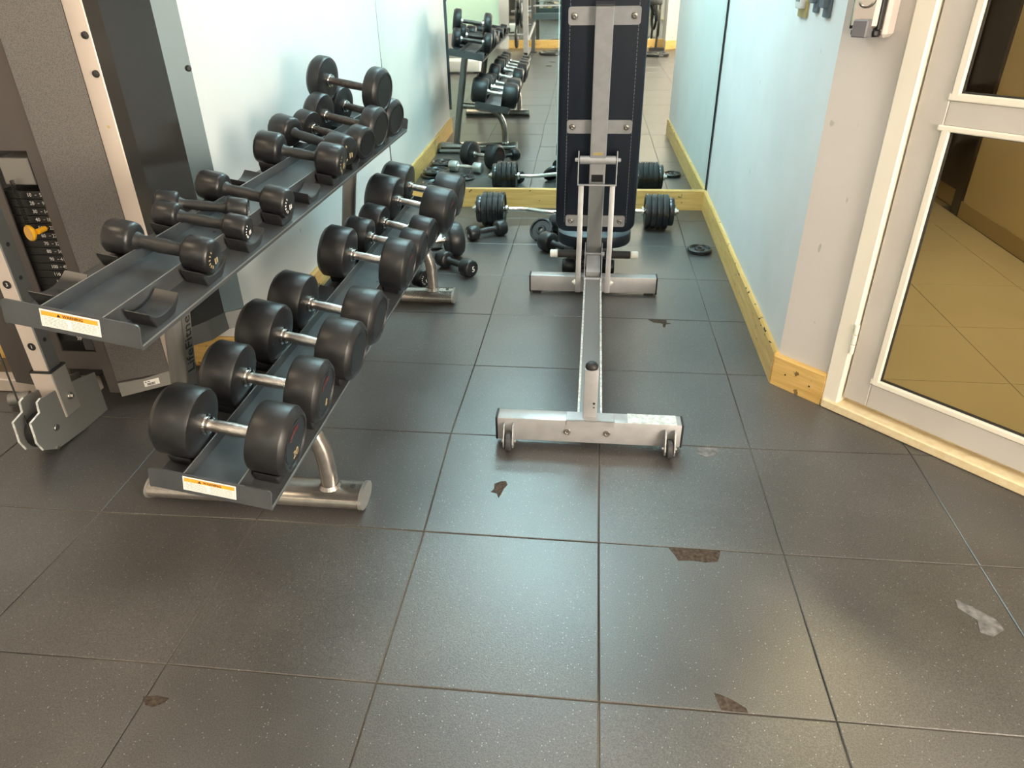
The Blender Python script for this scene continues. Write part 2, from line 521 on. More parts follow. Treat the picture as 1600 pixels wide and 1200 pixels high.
NODE.update(MEAS)
def node(i, j):
    if (i, j) in NODE: return NODE[(i, j)]
    rr = random.Random(i * 131 + j * 17)
    NODE[(i, j)] = (i * 0.5 + rr.uniform(-.004, .004), j * 0.5 + rr.uniform(-.003, .003))
    return NODE[(i, j)]
for j in range(-11, 8):
    for i in range(-8, 5):
        poly = [node(i, j), node(i + 1, j), node(i + 1, j + 1), node(i, j + 1)]
        cx = sum(p[0] for p in poly) / 4; cy = sum(p[1] for p in poly) / 4
        a, b_ = -N_.x, -N_.y                                  # room side of the door wall: (P-P0).(-N) <= 0
        c = a * P0.x + b_ * P0.y
        pieces = []
        if cy > YW + 0.3:
            pieces.append(clip_poly(clip_poly(clip_poly(poly, -1, 0, -XL), 1, 0, P0.x + 0.01 * (cy - P0.y)), 0, 1, 3.742))
        elif cx > 0.5 and not (poly[0][0] < P0.x and cy > 0.9):
            pieces.append(clip_poly(poly, a, b_, c))
        elif cx < XL - 0.2 and cy > 0.9:
            pieces.append(clip_poly(poly, 0, 1, YW))
        else:
            pieces.append(poly)        # tiles at the wall corners run on under the walls
        if cy > 1.5 and (cx < XL - 0.2 or cx > XR + 0.1): continue
        bm = BM(); ok = False
        dz = random.Random(i * 7 + j * 91).uniform(-0.0012, 0.0)
        for q in pieces:
            if len(q) >= 3 and abs(area2(q)) > 0.002:
                add_tile(bm, q, dz, 0.0030 + dz, 0.0016, 0.0018); ok = True
        if ok: build('tile', bm, 'rubber_tile', floor, smooth=0)
        else: bm.free()

# worn spots in the rubber
def chip(pts, m='chip', z=0.0006):
    bm = BM()
    add_prism(bm, [(x, y, z - 0.0012) for x, y in pts], (0, 0, 0.0012))
    build('chip', bm, m, floor, smooth=0)
chip([(-.325, .735), (-.305, .750), (-.290, .752), (-.283, .735), (-.292, .715), (-.297, .690), (-.303, .668), (-.311, .690), (-.330, .695), (-.322, .712)])
chip([(.191, .4965), (.33, .4965), (.327, .482), (.318, .455), (.285, .449), (.25, .453), (.213, .449), (.205, .470)])
chip([(.252, .045), (.268, .040), (.29, .030), (.316, .012), (.318, .002), (.285, .002), (.262, .003), (.258, .02)])
chip([(.222, 1.993), (.262, 1.994), (.305, 1.992), (.303, 1.965), (.322, 1.955), (.30, 1.950), (.292, 1.915), (.283, 1.918), (.285, 1.955), (.245, 1.965)])
chip([(-1.006, -.086), (-.975, -.080), (-.945, -.084), (-.952, -.098), (-.97, -.108), (-.99, -.105)])
chip([(.89, .375), (.93, .345), (.963, .315), (.965, .285), (.93, .262), (.905, .272), (.915, .31), (.885, .345)], 'scuff', 0.0003)
chip([(.325, .99), (.40, .99), (.385, .955), (.35, .935), (.325, .95)], 'scuff', 0.0002)
chip([(-.72, -3.17), (-.64, -3.15), (-.62, -3.22), (-.70, -3.26)])
chip([(-.70, -3.62), (-.58, -3.60), (-.60, -3.66), (-.68, -3.67)])

# walls
def wall(name, lo, hi, m):
    bm = BM(); box2(bm, lo, hi)
    return build(name, bm, m, kind='structure', smooth=0)
wall('wall_left', (XL - 0.14, YW, -0.1), (XL, 3.95, CEIL), 'paint_white')
wall('wall_front', (-3.6, YW, -0.1), (XL - 0.14, YW + 0.14, CEIL), 'paint_white')
def xr(y): return P0.x + 0.010 * (y - P0.y)
bm = BM(); add_prism(bm, [(P0.x, P0.y, -0.1), (xr(3.95), 3.95, -0.1), (xr(3.95) + 0.11, 3.95, -0.1), (P0.x + 0.11, 1.62, -0.1), (P0.x + 0.05, 1.50, -0.1)], (0, 0, CEIL + 0.1))
build('wall_right', bm, 'paint_right', kind='structure', smooth=0)
wall('wall_end', (XL - 0.14, 3.82, -0.1), (0.78, 3.95, CEIL), 'paint_white')
wall('wall_side', (-3.75, YF - 0.2, -0.1), (-3.6, YW + 0.14, CEIL), 'paint_warm_lit')
wall('wall_back', (-3.6, YF - 0.2, -0.1), (2.6, YF, CEIL), 'paint_warm_lit')
bm = BM(); box2(bm, (-3.75, YF - 0.2, CEIL), (2.8, 5.2, CEIL + 0.1))
build('ceiling', bm, 'ceiling_paint', kind='structure', smooth=0)

def dbox(bm, s0, s1, z0, z1, o0, o1, bev=0.0):
    """box in door wall coordinates (o = metres into the gym)"""
    poly = [dpt(s0, z0, o0), dpt(s1, z0, o0), dpt(s1, z0, o1), dpt(s0, z0, o1)]
    b2 = BM(); add_prism(b2, poly, (0, 0, z1 - z0))
    if bev: bmesh.ops.recalc_face_normals(b2, faces=b2.faces); bevel_all(b2, bev)
    me = bpy.data.meshes.new('t'); b2.to_mesh(me); b2.free(); bm.from_mesh(me); bpy.data.meshes.remove(me)

bm = BM()      # return of the right wall: same paint, warm gym light put into its colour
add_prism(bm, [(P0.x, P0.y, -0.1), dpt(0.205, -0.1), dpt(0.205, -0.1, -0.16), (P0.x + 0.12, 1.63, -0.1), (P0.x + 0.06, 1.60, -0.1), (P0.x + 0.004, 1.475, -0.1)], (0, 0, CEIL + 0.1))
build('wall_slant', bm, 'paint_warm_lit', kind='structure', smooth=0)
bm = BM(); dbox(bm, 1.25, 3.0, -0.1, CEIL, -0.14, 0)
build('wall_slant_far', bm, 'paint_warm_lit', kind='structure', smooth=0)
bm = BM(); dbox(bm, 0.2, 1.25, 2.12, CEIL, -0.14, 0)
build('wall_slant_top', bm, 'paint_warm_lit', kind='structure', smooth=0)
_e = dpt(3.0, 0)
wall('wall_gym_right', (_e.x - 0.05, YF - 0.2, -0.1), (_e.x + 0.1, _e.y + 0.05, CEIL), 'paint_warm_lit')
mat('window_daylight', (0.9, 0.9, 0.9), 0.5, emit=WINDOW_LIGHT)
bm = BM(); box2(bm, (_e.x - 0.06, -3.4, 0.35), (_e.x - 0.05, -1.0, 2.1)); win2 = build('window_2', bm, 'window_daylight', kind='structure', smooth=0)
bm = BM()
for (y0_, y1_, z0_, z1_) in ((-3.48, -0.92, 0.27, 0.35), (-3.48, -0.92, 2.1, 2.18), (-3.48, -3.4, 0.35, 2.1), (-1.0, -0.92, 0.35, 2.1), (-2.23, -2.17, 0.35, 2.1)):
    box2(bm, (_e.x - 0.09, y0_, z0_), (_e.x - 0.05, y1_, z1_), 0.003)
build('window_frame', bm, 'door_white', win2, smooth=0)
# white column against the far wall and warm pillar to the right
bm = BM(); add_prism(bm, [(1.235, YF + 0.01, -0.05), (1.235, -5.20, -0.05), (1.62, -5.36, -0.05), (2.3, -5.36, -0.05), (2.3, YF + 0.01, -0.05)], (0, 0, CEIL + 0.05))
build('wall_pillar', bm, 'paint_warm_lit', kind='structure', smooth=0)
bm = BM(); box2(bm, (-1.66, YF + 0.0, -0.05), (-1.50, -5.44, CEIL))
build('wall_column', bm, 'paint_white', kind='structure', smooth=0)

# skirting boards with a rounded upper edge
def skirting(name, a, b, inward, h=0.132, t=0.017, screws=()):
    a = Vector(a); b = Vector(b); n = Vector(inward).normalized()
    prof = [(0, 0), (t, 0), (t, h - 0.008), (t - 0.006, h), (0, h)]
    bm = BM()
    add_prism(bm, [a + n * p[0] + Vector((0, 0, p[1])) for p in prof], b - a)
    o = build(name, bm, 'pine', kind='structure', smooth=0)
    d = (b - a).normalized()
    for s, z in screws:
        bm = BM(); p = a + d * s + n * (t - 0.001) + Vector((0, 0, z))
        add_cyl(bm, p, p + n * 0.0016, 0.0035, 10)
        build('screw', bm, 'gasket', o)
    return o
skirting('baseboard_left', (XL, YW, 0), (XL, 3.738, 0), (1, 0, 0))
skirting('baseboard_front', (-3.6, YW, 0), (XL + 0.017, YW, 0), (0, -1, 0))
skirting('baseboard_mirror', (XL + 0.017, 3.752, 0), (xr(3.75) - 0.017, 3.752, 0), (0, -1, 0), screws=((0.98, 0.05), (1.92, 0.05), (0.2, 0.05)))
bbr = skirting('baseboard_right', (P0.x, P0.y - 0.004, 0), (xr(3.752), 3.752, 0), (-1, 0, 0), screws=((0.3, 0.04), (0.9, 0.09), (1.6, 0.04)))
bm = BM(); rr = random.Random(11)          # dark knocks along the top edge of the right skirting
for k in range(46):
    y = 1.5 + 1.9 * rr.random() ** 1.6
    add_box(bm, (xr(y) - 0.0165 + rr.uniform(-0.0005, 0.004), y, 0.1255 + rr.uniform(-0.012, 0.0045)), (0.0035, rr.uniform(0.003, 0.016), rr.uniform(0.002, 0.006)), 0.0, Matrix.Rotation(rr.uniform(-0.4, 0.4), 3, 'X'))
build('knocks', bm, 'chip', bbr, smooth=0)['kind'] = 'stuff'
skirting('baseboard_slant', dpt(-0.004, 0), dpt(0.203, 0), N_, h=0.125, screws=((0.055, 0.06), (0.155, 0.055)))
skirting('baseboard_back', (-1.50, YF, 0), (1.235, YF, 0), (0, 1, 0), h=0.135)
skirting('baseboard_pillar', (1.235, -5.20, 0), (1.62, -5.36, 0), (0.38, 0.92, 0), h=0.135)

# mirror: two panes in the alcove, leaning very slightly, and one on the far wall
MN = Vector((-0.007, 1, 0.011)).normalized()
def mirror_y(x, z): return 3.748 + 0.007 * x - 0.011 * z
def pane(x0, x1, z0, z1):
    q = [Vector((x, mirror_y(x, z), z)) for x, z in ((x0, z0), (x1, z0), (x1, z1), (x0, z1))]
    bm = BM(); add_prism(bm, q, MN * 0.005)
    return bm
mir = empty('gym_mirror', (-0.35, 3.75, 0.132), 'large frameless wall mirror in two panes at the end of the alcove', 'mirror')
bm = pane(XL + 0.002, -0.292, 0.12, 2.45); build('mirror_pane', bm, 'mirror_silver', mir, smooth=0)
bm = pane(-0.2885, XR - 0.002, 0.12, 2.45); build('mirror_pane', bm, 'mirror_silver', mir, smooth=0)
bm = BM()
for (x0, z0, x1, z1) in ((-0.2922, 0.12, -0.2883, 2.45),):
    q = [Vector((x, mirror_y(x, z) - 0.0006, z)) for x, z in ((x0, z0), (x1, z0), (x1, z1), (x0, z1))]
    add_prism(bm, q, (0, 0.004, 0))
build('pane_joint', bm, 'mirror_edge', mir, smooth=0)
fm = empty('gym_mirror', (-0.1, YF + 0.01, 0.135), 'far gym wall mirror above the orange skirting, seen reflected beside the bench', 'mirror')
bm = BM(); box2(bm, (-1.49, YF + 0.004, 0.135), (1.23, YF + 0.010, 2.4)); build('mirror_pane', bm, 'mirror_silver', fm, smooth=0)
mat('window_glow', (0.5, 0.66, 0.52), 0.4, emit=((0.60, 0.85, 0.64), 0.55))
bm = BM(); box2(bm, (-2.9, YF, 0.25), (-1.66, YF + 0.012, 2.3)); build('window_1', bm, 'window_glow', kind='structure', smooth=0)

# wall panel joints in the corners beside the mirror (dark chipped bead)
for x0, x1, nm in ((XL, XL + 0.004, 'trim_1'), (xr(3.73) - 0.003, xr(3.73), 'trim_2')):
    bm = BM(); box2(bm, (x0, 3.728, 0.132), (x1, 3.735, 2.5)); build(nm, bm, 'wheel_grey', kind='structure', smooth=0)

# ------------------------------------------------------------------ door in the slanted wall, corridor behind it
JIN = 0.262; JR = 1.16
bm = BM()
dbox(bm, 0.203, JIN, 0.0, 2.10, -0.12, 0.014, 0.004)
dbox(bm, JR, JR + 0.06, 0.0, 2.10, -0.12, 0.014, 0.004)
dbox(bm, 0.203, JR + 0.06, 2.06, 2.12, -0.12, 0.014, 0.004)
door = build('door_1', bm, 'jamb_cream', kind='structure', smooth=0)
S0, S1, SB = 0.268, 1.154, 0.352             # leaf edges, inner edge of the stile
bm = BM()
dbox(bm, S0, SB, 0.056, 2.05, -0.052, -0.008, 0.003)
dbox(bm, S1 - 0.085, S1, 0.056, 2.05, -0.052, -0.008, 0.003)
dbox(bm, SB, S1 - 0.085, 0.056, 0.146, -0.052, -0.008, 0.003)
dbox(bm, SB, S1 - 0.085, 0.99, 1.055, -0.052, -0.0085, 0.002)
dbox(bm, SB, S1 - 0.085, 1.97, 2.05, -0.052, -0.008, 0.003)
leaf = build('door_leaf', bm, 'door_white', door, smooth=0)
bm = BM()
SG, SGR = 0.374, S1 - 0.107
for z0, z1 in ((0.146, 0.99), (1.055, 1.97)):
    zi0, zi1 = z0 + 0.020, z1 - 0.016
    dbox(bm, SB, SG, z0, z1, -0.020, -0.002, 0.003); dbox(bm, SGR, S1 - 0.085, z0, z1, -0.020, -0.002, 0.003)
    dbox(bm, SB - 0.006, S1 - 0.082, z0, zi0, -0.020, -0.0025, 0.003); dbox(bm, SB - 0.012, S1 - 0.08, zi1, z1, -0.020, -0.0015, 0.003)
build('glazing_bead', bm, 'jamb_cream', leaf, smooth=0)
bm = BM()
for z0, z1 in ((0.166, 0.974), (1.075, 1.954)):
    for (a, b_, c, d) in ((SG, SG + 0.004, z0, z1), (SGR - 0.004, SGR, z0, z1), (SG, SGR, z0, z0 + 0.004), (SG, SGR, z1 - 0.003, z1)):
        dbox(bm, a, b_, c, d, -0.024, -0.014)
build('gasket', bm, 'gasket', leaf, smooth=0)
for z0, z1 in ((0.160, 0.978), (1.070, 1.958)):
    bm = BM(); dbox(bm, SG - 0.01, SGR + 0.01, z0, z1, -0.032, -0.027)
    build('pane', bm, 'door_glass', leaf, smooth=0)
for zc in (0.29, 1.80):
    bm = BM()
    for k in range(3):
        p = dpt(0.266, zc - 0.055 + k * 0.037, 0.012)
        add_cyl(bm, p, p + Vector((0, 0, 0.034)), 0.0085, 12, bev=0.0015)
    build('hinge', bm, 'jamb_cream', door)
bm = BM()      # pale wooden threshold board
dbox(bm, 0.208, 1.9, 0.0, 0.034, -0.10, 0.022, 0.004)
build('trim_3', bm, 'threshold', kind='structure', smooth=0)

# corridor seen through the glass
cf = BM(); box2(cf, (0.7, -0.5, -0.12), (2.5, 5.2, -0.006))
a, b_, c = N_.x, N_.y, N_.x * P0.x + N_.y * P0.y - 0.10
cf.free()
bm = BM(); add_prism(bm, [(0.80, 1.58, -0.05), (1.55, 0.80, -0.05), (2.6, 0.0, -0.05), (2.6, 5.0, -0.05), (0.80, 5.0, -0.05)], (0, 0, 0.044))
cfl = build('floor_corridor', bm, 'corridor_grout', kind='structure', smooth=0)
for i in range(3):
    for j in range(-1, 9):
        x0 = 1.052 + 0.503 * i if i else 0.80; x1 = 1.052 + 0.503 * (i + 1) if i < 2 else 2.255
        if i == 0: x1 = 1.555
        y0 = 0.505 + 0.504 * j
        poly = [(x0, y0), (x1, y0), (x1, y0 + 0.504), (x0, y0 + 0.504)]
        q = clip_poly(poly, a, b_, c)
        if i == 0:
            q1 = clip_poly(q, 1, 0, 1.052); q2 = clip_poly(q, -1, 0, -1.052)
        else: q1, q2 = [], q
        for qq in (q1, q2):
            if len(qq) > 2 and abs(area2(qq)) > 0.004:
                bm = BM(); add_tile(bm, qq, 0.0, 0.006, 0.0014, 0.0015); build('tile', bm, 'corridor_tile', cfl, smooth=0)
wall('wall_corridor', (2.27, -0.6, -0.05), (2.40, 3.72, CEIL), 'paint_corridor')
wall('wall_corridor_end', (2.33, 3.72, -0.05), (2.46, 5.1, CEIL), 'paint_corridor')
wall('wall_corridor_back', (0.66, 4.9, -0.05), (2.4, 5.1, CEIL), 'paint_corridor')
wall('wall_corridor_left', (XR + 0.10, 1.60, -0.05), (XR + 0.115, 5.0, CEIL), 'paint_corridor')
bm = BM(); box2(bm, (2.258, -0.6, 0), (2.27, 3.70, 0.096)); build('baseboard_corridor', bm, 'corridor_base', kind='structure', smooth=0)
bm = BM(); box2(bm, (2.318, 3.80, 0), (2.33, 4.9, 0.11)); build('baseboard_corridor_end', bm, 'corridor_base', kind='structure', smooth=0)
bm = BM()      # dark door and its frame at the end of the corridor
box2(bm, (2.25, 3.70, 0.0), (2.335, 3.80, 2.1), 0.004)
d2 = build('door_2', bm, 'dark_door', kind='structure', smooth=0)
bm = BM(); box2(bm, (2.300, 3.80, 0.115), (2.332, 4.898, 2.06), 0.003); build('door_leaf', bm, 'dark_door', d2, smooth=0)
bm = BM(); box2(bm, (1.15, 4.885, 0.0), (2.30, 4.9, 0.11)); build('baseboard_corridor_back', bm, 'corridor_base', kind='structure', smooth=0)
bm = BM(); box2(bm, (1.15, 4.875, 0.112), (2.298, 4.899, 2.06), 0.003); build('door_3', bm, 'dark_door', kind='structure', smooth=0)
bm = BM(); add_lathe(bm, [(0, 0), (0.012, 0), (0.010, 0.02), (0.022, 0.03), (0.024, 0.045), (0.014, 0.056), (0, 0.058)], (2.300, 3.98, 0.66), (-1, 0, 0), 14); build('knob', bm, 'chrome', d2)

# ceiling lights
for n_, (x, y, hx, hy, colr, st) in enumerate(CEILING_LIGHTS):
    mname = 'diffuser_%d' % n_
    mat(mname, (0.9, 0.9, 0.9), 0.5, emit=(colr, st))
    nm = ['wide cool ceiling panel nearest the alcove mirror', 'wide cool ceiling panel at the alcove mouth', 'square warm ceiling panel above the cable machine side', 'square warm ceiling panel above the slanted door',
          'square warm ceiling panel mid gym on the left', 'square warm ceiling panel mid gym on the right', 'square warm ceiling panel at the gym end on the left', 'square warm ceiling panel at the gym end by the pillar', 'small warm ceiling panel in the corridor'][n_]
    t = empty('ceiling_light', (x, y, CEIL), nm, 'light')
    bm = BM()
    for (sx, sy, lx, ly) in ((0, 1, hx + 0.02, 0.012), (0, -1, hx + 0.02, 0.012), (1, 0, 0.012, hy + 0.02), (-1, 0, 0.012, hy + 0.02)):
        add_box(bm, (x + sx * (hx + 0.008), y + sy * (hy + 0.008), CEIL - 0.012), (2 * lx, 2 * ly, 0.024), 0.002)
    build('lamp_frame', bm, 'lamp_frame', t, smooth=0)
    bm = BM(); box2(bm, (x - hx, y - hy, CEIL - 0.012), (x + hx, y + hy, CEIL - 0.006)); build('diffuser', bm, mname, t, smooth=0)

# ------------------------------------------------------------------ dumbbell rack
TILT = math.radians(10.4)
ct, st_ = math.cos(TILT), math.sin(TILT)
TW = 0.277
Y0, Y1 = 0.160, 2.405
TIER = {'upper': (-0.932, 0.752), 'lower': (-0.741, 0.357)}
def TP(tier, u, wz, y):
    """tray coordinates: u from the right edge leftwards, wz above the flange"""
    bx, bz = TIER[tier]
    return Vector((bx - u * ct + wz * st_, y, bz + u * st_ + wz * ct))
rack = empty('dumbbell_rack', (-1.02, 1.28, 0), 'dark grey two-tier dumbbell rack on silver feet along the left wall', 'rack')
def tray_box(bm, tier, u0, u1, w0, w1, y0, y1):
    add_prism(bm, [TP(tier, u, w_, y0) for u, w_ in ((u0, w0), (u1, w0), (u1, w1), (u0, w1))], (0, y1 - y0, 0))
SADDLE_Y = [0.273 + 0.2255 * k for k in range(10)]
sad_src = None
for tier in ('upper', 'lower'):
    bm = BM()
    tray_box(bm, tier, 0.0, 0.0775, -0.003, 0.0, Y0, Y1)                 # right flange
    tray_box(bm, tier, 0.1975, TW, -0.003, 0.0, Y0, Y1)                  # left flange
    tray_box(bm, tier, 0.0745, 0.0775, 0.0, 0.044, Y0, Y1)               # ridges
    tray_box(bm, tier, 0.1975, 0.2005, 0.0, 0.044, Y0, Y1)
    tray_box(bm, tier, 0.0775, 0.1975, 0.010, 0.013, Y0, Y1)             # channel floor
    tray_box(bm, tier, -0.0005, 0.003, -0.012, 0.0, Y0, Y1)              # rolled lip
    tray_box(bm, tier, TW - 0.003, TW + 0.0005, -0.012, 0.0, Y0, Y1)
    tray = build('tray', bm, 'rack_steel', rack, smooth=0)
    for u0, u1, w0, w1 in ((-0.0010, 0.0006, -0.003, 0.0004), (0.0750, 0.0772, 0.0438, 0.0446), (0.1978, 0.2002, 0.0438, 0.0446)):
        bm = BM(); tray_box(bm, tier, u0, u1, w0, w1, Y0 + 0.002, Y1 - 0.002); build('edge_highlight', bm, 'rack_highlight', tray, smooth=0)  # edge glints painted as thin pale strips on ridges and lip
    for y, dy, yy in ((Y0 - 0.004, 0.0045, Y0 - 0.0042), (Y1, 0.0045, Y1 + 0.0045)):
        bm = BM()
        r = 0.008
        prof = [(0, -0.006), (TW, -0.006), (TW, 0.046 - r), (TW - r * .3, 0.046 - r * .3), (TW - r, 0.046), (r, 0.046), (r * .3, 0.046 - r * .3), (0, 0.046 - r)]
        add_prism(bm, [TP(tier, u, w_, y) for u, w_ in prof], (0, dy, 0))
        ep = build('end_plate', bm, 'rack_steel', tray, smooth=0)
    # hole prints and screw heads along the channel
    for k in range(6):
        bm = BM()
        p = TP(tier, 0.105 + 0.03 * (k % 3), 0.013, 0.42 + k * 0.33)
        add_cyl(bm, p, p + Vector((st_, 0, ct)) * 0.0012, 0.004, 10)
        build('rivet', bm, 'stack_black', tray)
    # warning sticker on the near end plate
    yl = Y0 - 0.0046
    def lb(u0, u1, w0, w1, d):
        b2 = BM(); add_prism(b2, [TP(tier, u, w_, yl - d) for u, w_ in ((u0, w0), (u1, w0), (u1, w1), (u0, w1))], (0, 0.0004, 0)); return b2
    ua, ub, wa, wb = 0.079, 0.199, 0.0035, 0.0415
    lab = build('warning_label', lb(ua, ub, wa, wb, 0.0), 'print_white', tray, smooth=0, label='white and orange warning sticker')
    SUBLAB = tray
    bm = BM()
    for (q0, q1, q2, q3) in ((ua + .003, ub - .003, wb - .0034, wb - .0028), (ua + .003, ub - .003, wa + .0028, wa + .0034), (ua + .003, ua + .0036, wa + .003, wb - .003), (ub - .0036, ub - .003, wa + .003, wb - .003)):
        add_prism(bm, [TP(tier, u, w_, yl - 0.0006) for u, w_ in ((q0, q2), (q1, q2), (q1, q3), (q0, q3))], (0, 0.0003, 0))
    rr = random.Random(3)
    for row in range(6):
        for cu0, cu1 in ((0.145, 0.192), (0.086, 0.137)):
            u = cu1
            while u > cu0 + 0.004:
                l = min(rr.uniform(0.004, 0.011), u - cu0)
                w0 = 0.0245 - row * 0.0031
                add_prism(bm, [TP(tier, uu, ww, yl - 0.0006) for uu, ww in ((u, w0), (u - l, w0), (u - l, w0 + 0.0012), (u, w0 + 0.0012))], (0, 0.0003, 0))
                u -= l + 0.0016
    build('label_fine_print', bm, 'print_grey', tray, smooth=0)['kind'] = 'stuff'
    build('label_band', lb(ua + .0035, ub - .0035, 0.0285, 0.0378, 0.0007), 'print_orange', tray, smooth=0)
    bm = text_bm('\u25B2', 0.001)
    bm.free()
    ex = TP(tier, 0, 0, 0) - TP(tier, 1, 0, 0); ey = TP(tier, 0, 1, 0) - TP(tier, 0, 0, 0)
    bm = place(text_bm('WARNING', 0.0085, 0.0002), TP(tier, 0.132, 0.0332, yl - 0.0012), ex, ey)
    add_prism(bm, [TP(tier, u, w_, yl - 0.0012) for u, w_ in ((0.1645, 0.0302), (0.1565, 0.0302), (0.1605, 0.0372))], (0, 0.0003, 0))
    build('label_heading', bm, 'print_black', tray, smooth=0)
    # saddles
    if sad_src is None:
        bm = BM()
        R0 = 0.105; n = 12; hw_ = 0.0275
        prof = []
        for k in range(n + 1):
            y = -0.059 + 0.118 * k / n
            prof.append((y, 0.019 + R0 - math.sqrt(R0 * R0 - y * y) + 0.15 * max(0, abs(y) - 0.035)))
        prof += [(0.056, 0.030), (0.036, 0.0), (-0.036, 0.0), (-0.056, 0.030)]
        add_prism(bm, [(-hw_, y, z) for y, z in prof], (2 * hw_, 0, 0))
        bmesh.ops.recalc_face_normals(bm, faces=bm.faces)
        bevel_all(bm, 0.002, 1, 50)
        hole = BM()
        sad_src = build('saddle', bm, 'saddle_plastic', tray, local=True, smooth=30)
        hole.free()
        first = True
    for y in SADDLE_Y:
        for u in (0.039, TW - 0.039):
            p = TP(tier, u, 0.0, y)
            mtx = Matrix(((ct, 0, st_), (0, 1, 0), (-st_, 0, ct))).to_4x4(); mtx.translation = p
            loc_m = ORIGIN[rack.name].inverted() @ mtx
            if first: sad_src.matrix_local = loc_m; first = False
            else: share('saddle', sad_src, tray, loc_m)
    # screw hole of each saddle that stands empty
    for k in (0, 4) if tier == 'upper' else (4,):
        for u in (0.039, TW - 0.039):
            p = TP(tier, u, 0.0188, SADDLE_Y[k])
            bm = BM(); add_cyl(bm, p, p + Vector((st_, 0, ct)) * 0.0012, 0.0075, 12); build('screw_hole', bm, 'stack_black', tray)
# feet, front tubes, posts, brackets
for yc in (0.605, 2.125):
    bm = BM()
    xs = [-1.36, -1.353, -1.30, -0.76, -0.712, -0.704]
    add_tube(bm, [(x, yc, 0.034) for x in xs], 0.03, 20, flat=(0.032, 0.056), up=(0, 0, 1))
    foot = build('foot', bm, 'rack_silver', rack, smooth=50)
    bm = BM(); add_tube(bm, [(-0.704, yc, 0.034), (-0.697, yc, 0.034), (-0.693, yc, 0.034)], 0.03, 20, flat=(0.0335, 0.0575), up=(0, 0, 1)); build('end_cap', bm, 'machine_grey', foot, smooth=50)
    bm = BM(); add_tube(bm, [(-1.366, yc, 0.034), (-1.358, yc, 0.034)], 0.03, 20, flat=(0.0335, 0.0575), up=(0, 0, 1)); build('end_cap', bm, 'machine_grey', foot, smooth=50)
    bm = BM(); add_cyl(bm, (-0.73, yc, 0.064), (-0.73, yc, 0.0668), 0.008, 12); build('bolt', bm, 'gasket', foot)
    bm = BM()
    add_tube(bm, smooth_path([(-0.800, yc, 0.055), (-0.800, yc, 0.13), (-0.806, yc, 0.20), (-0.832, yc, 0.27), (-0.885, yc, 0.325), (-0.97, yc, 0.352), (-1.06, yc, 0.362), (-1.165, yc, 0.37)]), 0.0255, 14, up=(0, 1, 0))
    build('front_tube', bm, 'rack_silver', rack, smooth=50)
    bm = BM(); add_lathe(bm, [(0.0255, 0.0), (0.034, 0.0), (0.0265, 0.011)], (-0.800, yc, 0.063), (0, 0, 1), 18); build('weld', bm, 'rack_silver', foot)
    bm = BM()
    PP = [Vector((-1.228, yc, 0.045)), Vector((-1.196, yc, 0.26)), Vector((-1.134, yc, 0.66)), Vector((-1.118, yc, 0.745))]
    sec = rounded_rect(0.056, 0.066, 0.022, 5)
    rings = [[bm.verts.new(p + Vector((x, y, 0))) for x, y in sec] for p in PP]
    for A_, B_ in zip(rings[:-1], rings[1:]):
        for k in range(len(A_)): bm.faces.new((A_[k], A_[(k + 1) % len(A_)], B_[(k + 1) % len(A_)], B_[k]))
    bm.faces.new(rings[0][::-1]); bm.faces.new(rings[-1])
    post_ = build('post', bm, 'rack_post', rack, smooth=50)
    if yc < 1:       # maker's lettering runs up the aisle side of the near upright
        up_ = (PP[1] - PP[0]).normalized(); up2 = (PP[2] - PP[1]).normalized()
        bm = BM(); q0 = PP[1] + (PP[2] - PP[1]) * 0.15; q1 = PP[1] + (PP[2] - PP[1]) * 1.0
        add_prism(bm, [q0 + Vector((0.0278, -0.022, 0)), q0 + Vector((0.0278, 0.022, 0)), q1 + Vector((0.0278, 0.022, 0)), q1 + Vector((0.0278, -0.022, 0))], (0.0009, 0, 0))
        build('logo_band', bm, 'plate_steel', post_, smooth=0)
        qc = PP[1] + (PP[2] - PP[1]) * 0.70
        bm = place(text_bm('LifeFitness', 0.050, 0.0004, 0.15), qc + Vector((0.0292, 0.0, 0)), up2, Vector((0, -1, 0)))
        build('lettering', bm, 'print_black', post_, smooth=0)
    for tier, zz in (('upper', 0), ('lower', 0)):
        bm = BM()
        tray_box(bm, tier, 0.05, 0.235, -0.020, -0.0035, yc - 0.05, yc + 0.05)
        build('bracket', bm, 'machine_grey', rack, smooth=0)

# ------------------------------------------------------------------ dumbbells
def db_matrix(a, b, R, up=None):
    a = Vector(a); b = Vector(b)
    x = (b - a).normalized()
    upv = Vector(up) if up is not None else Vector((0, 0, 1))
    z = (upv - x * upv.dot(x)).normalized()
    y = z.cross(x)
    M4 = Matrix((x, y, z)).transposed().to_4x4()
    M4.translation = (a + b) / 2 - z * R
    return M4

def marks(s, size, x, R, cy, cz, m, parent, nm='number', shear=0):
    bm = place(text_bm(s, size, 0.0003, shear), (x, cy, R + cz), (0, 1, 0), (0, 0, 1))
    return build(nm, bm, m, parent, local=True, smooth=0)

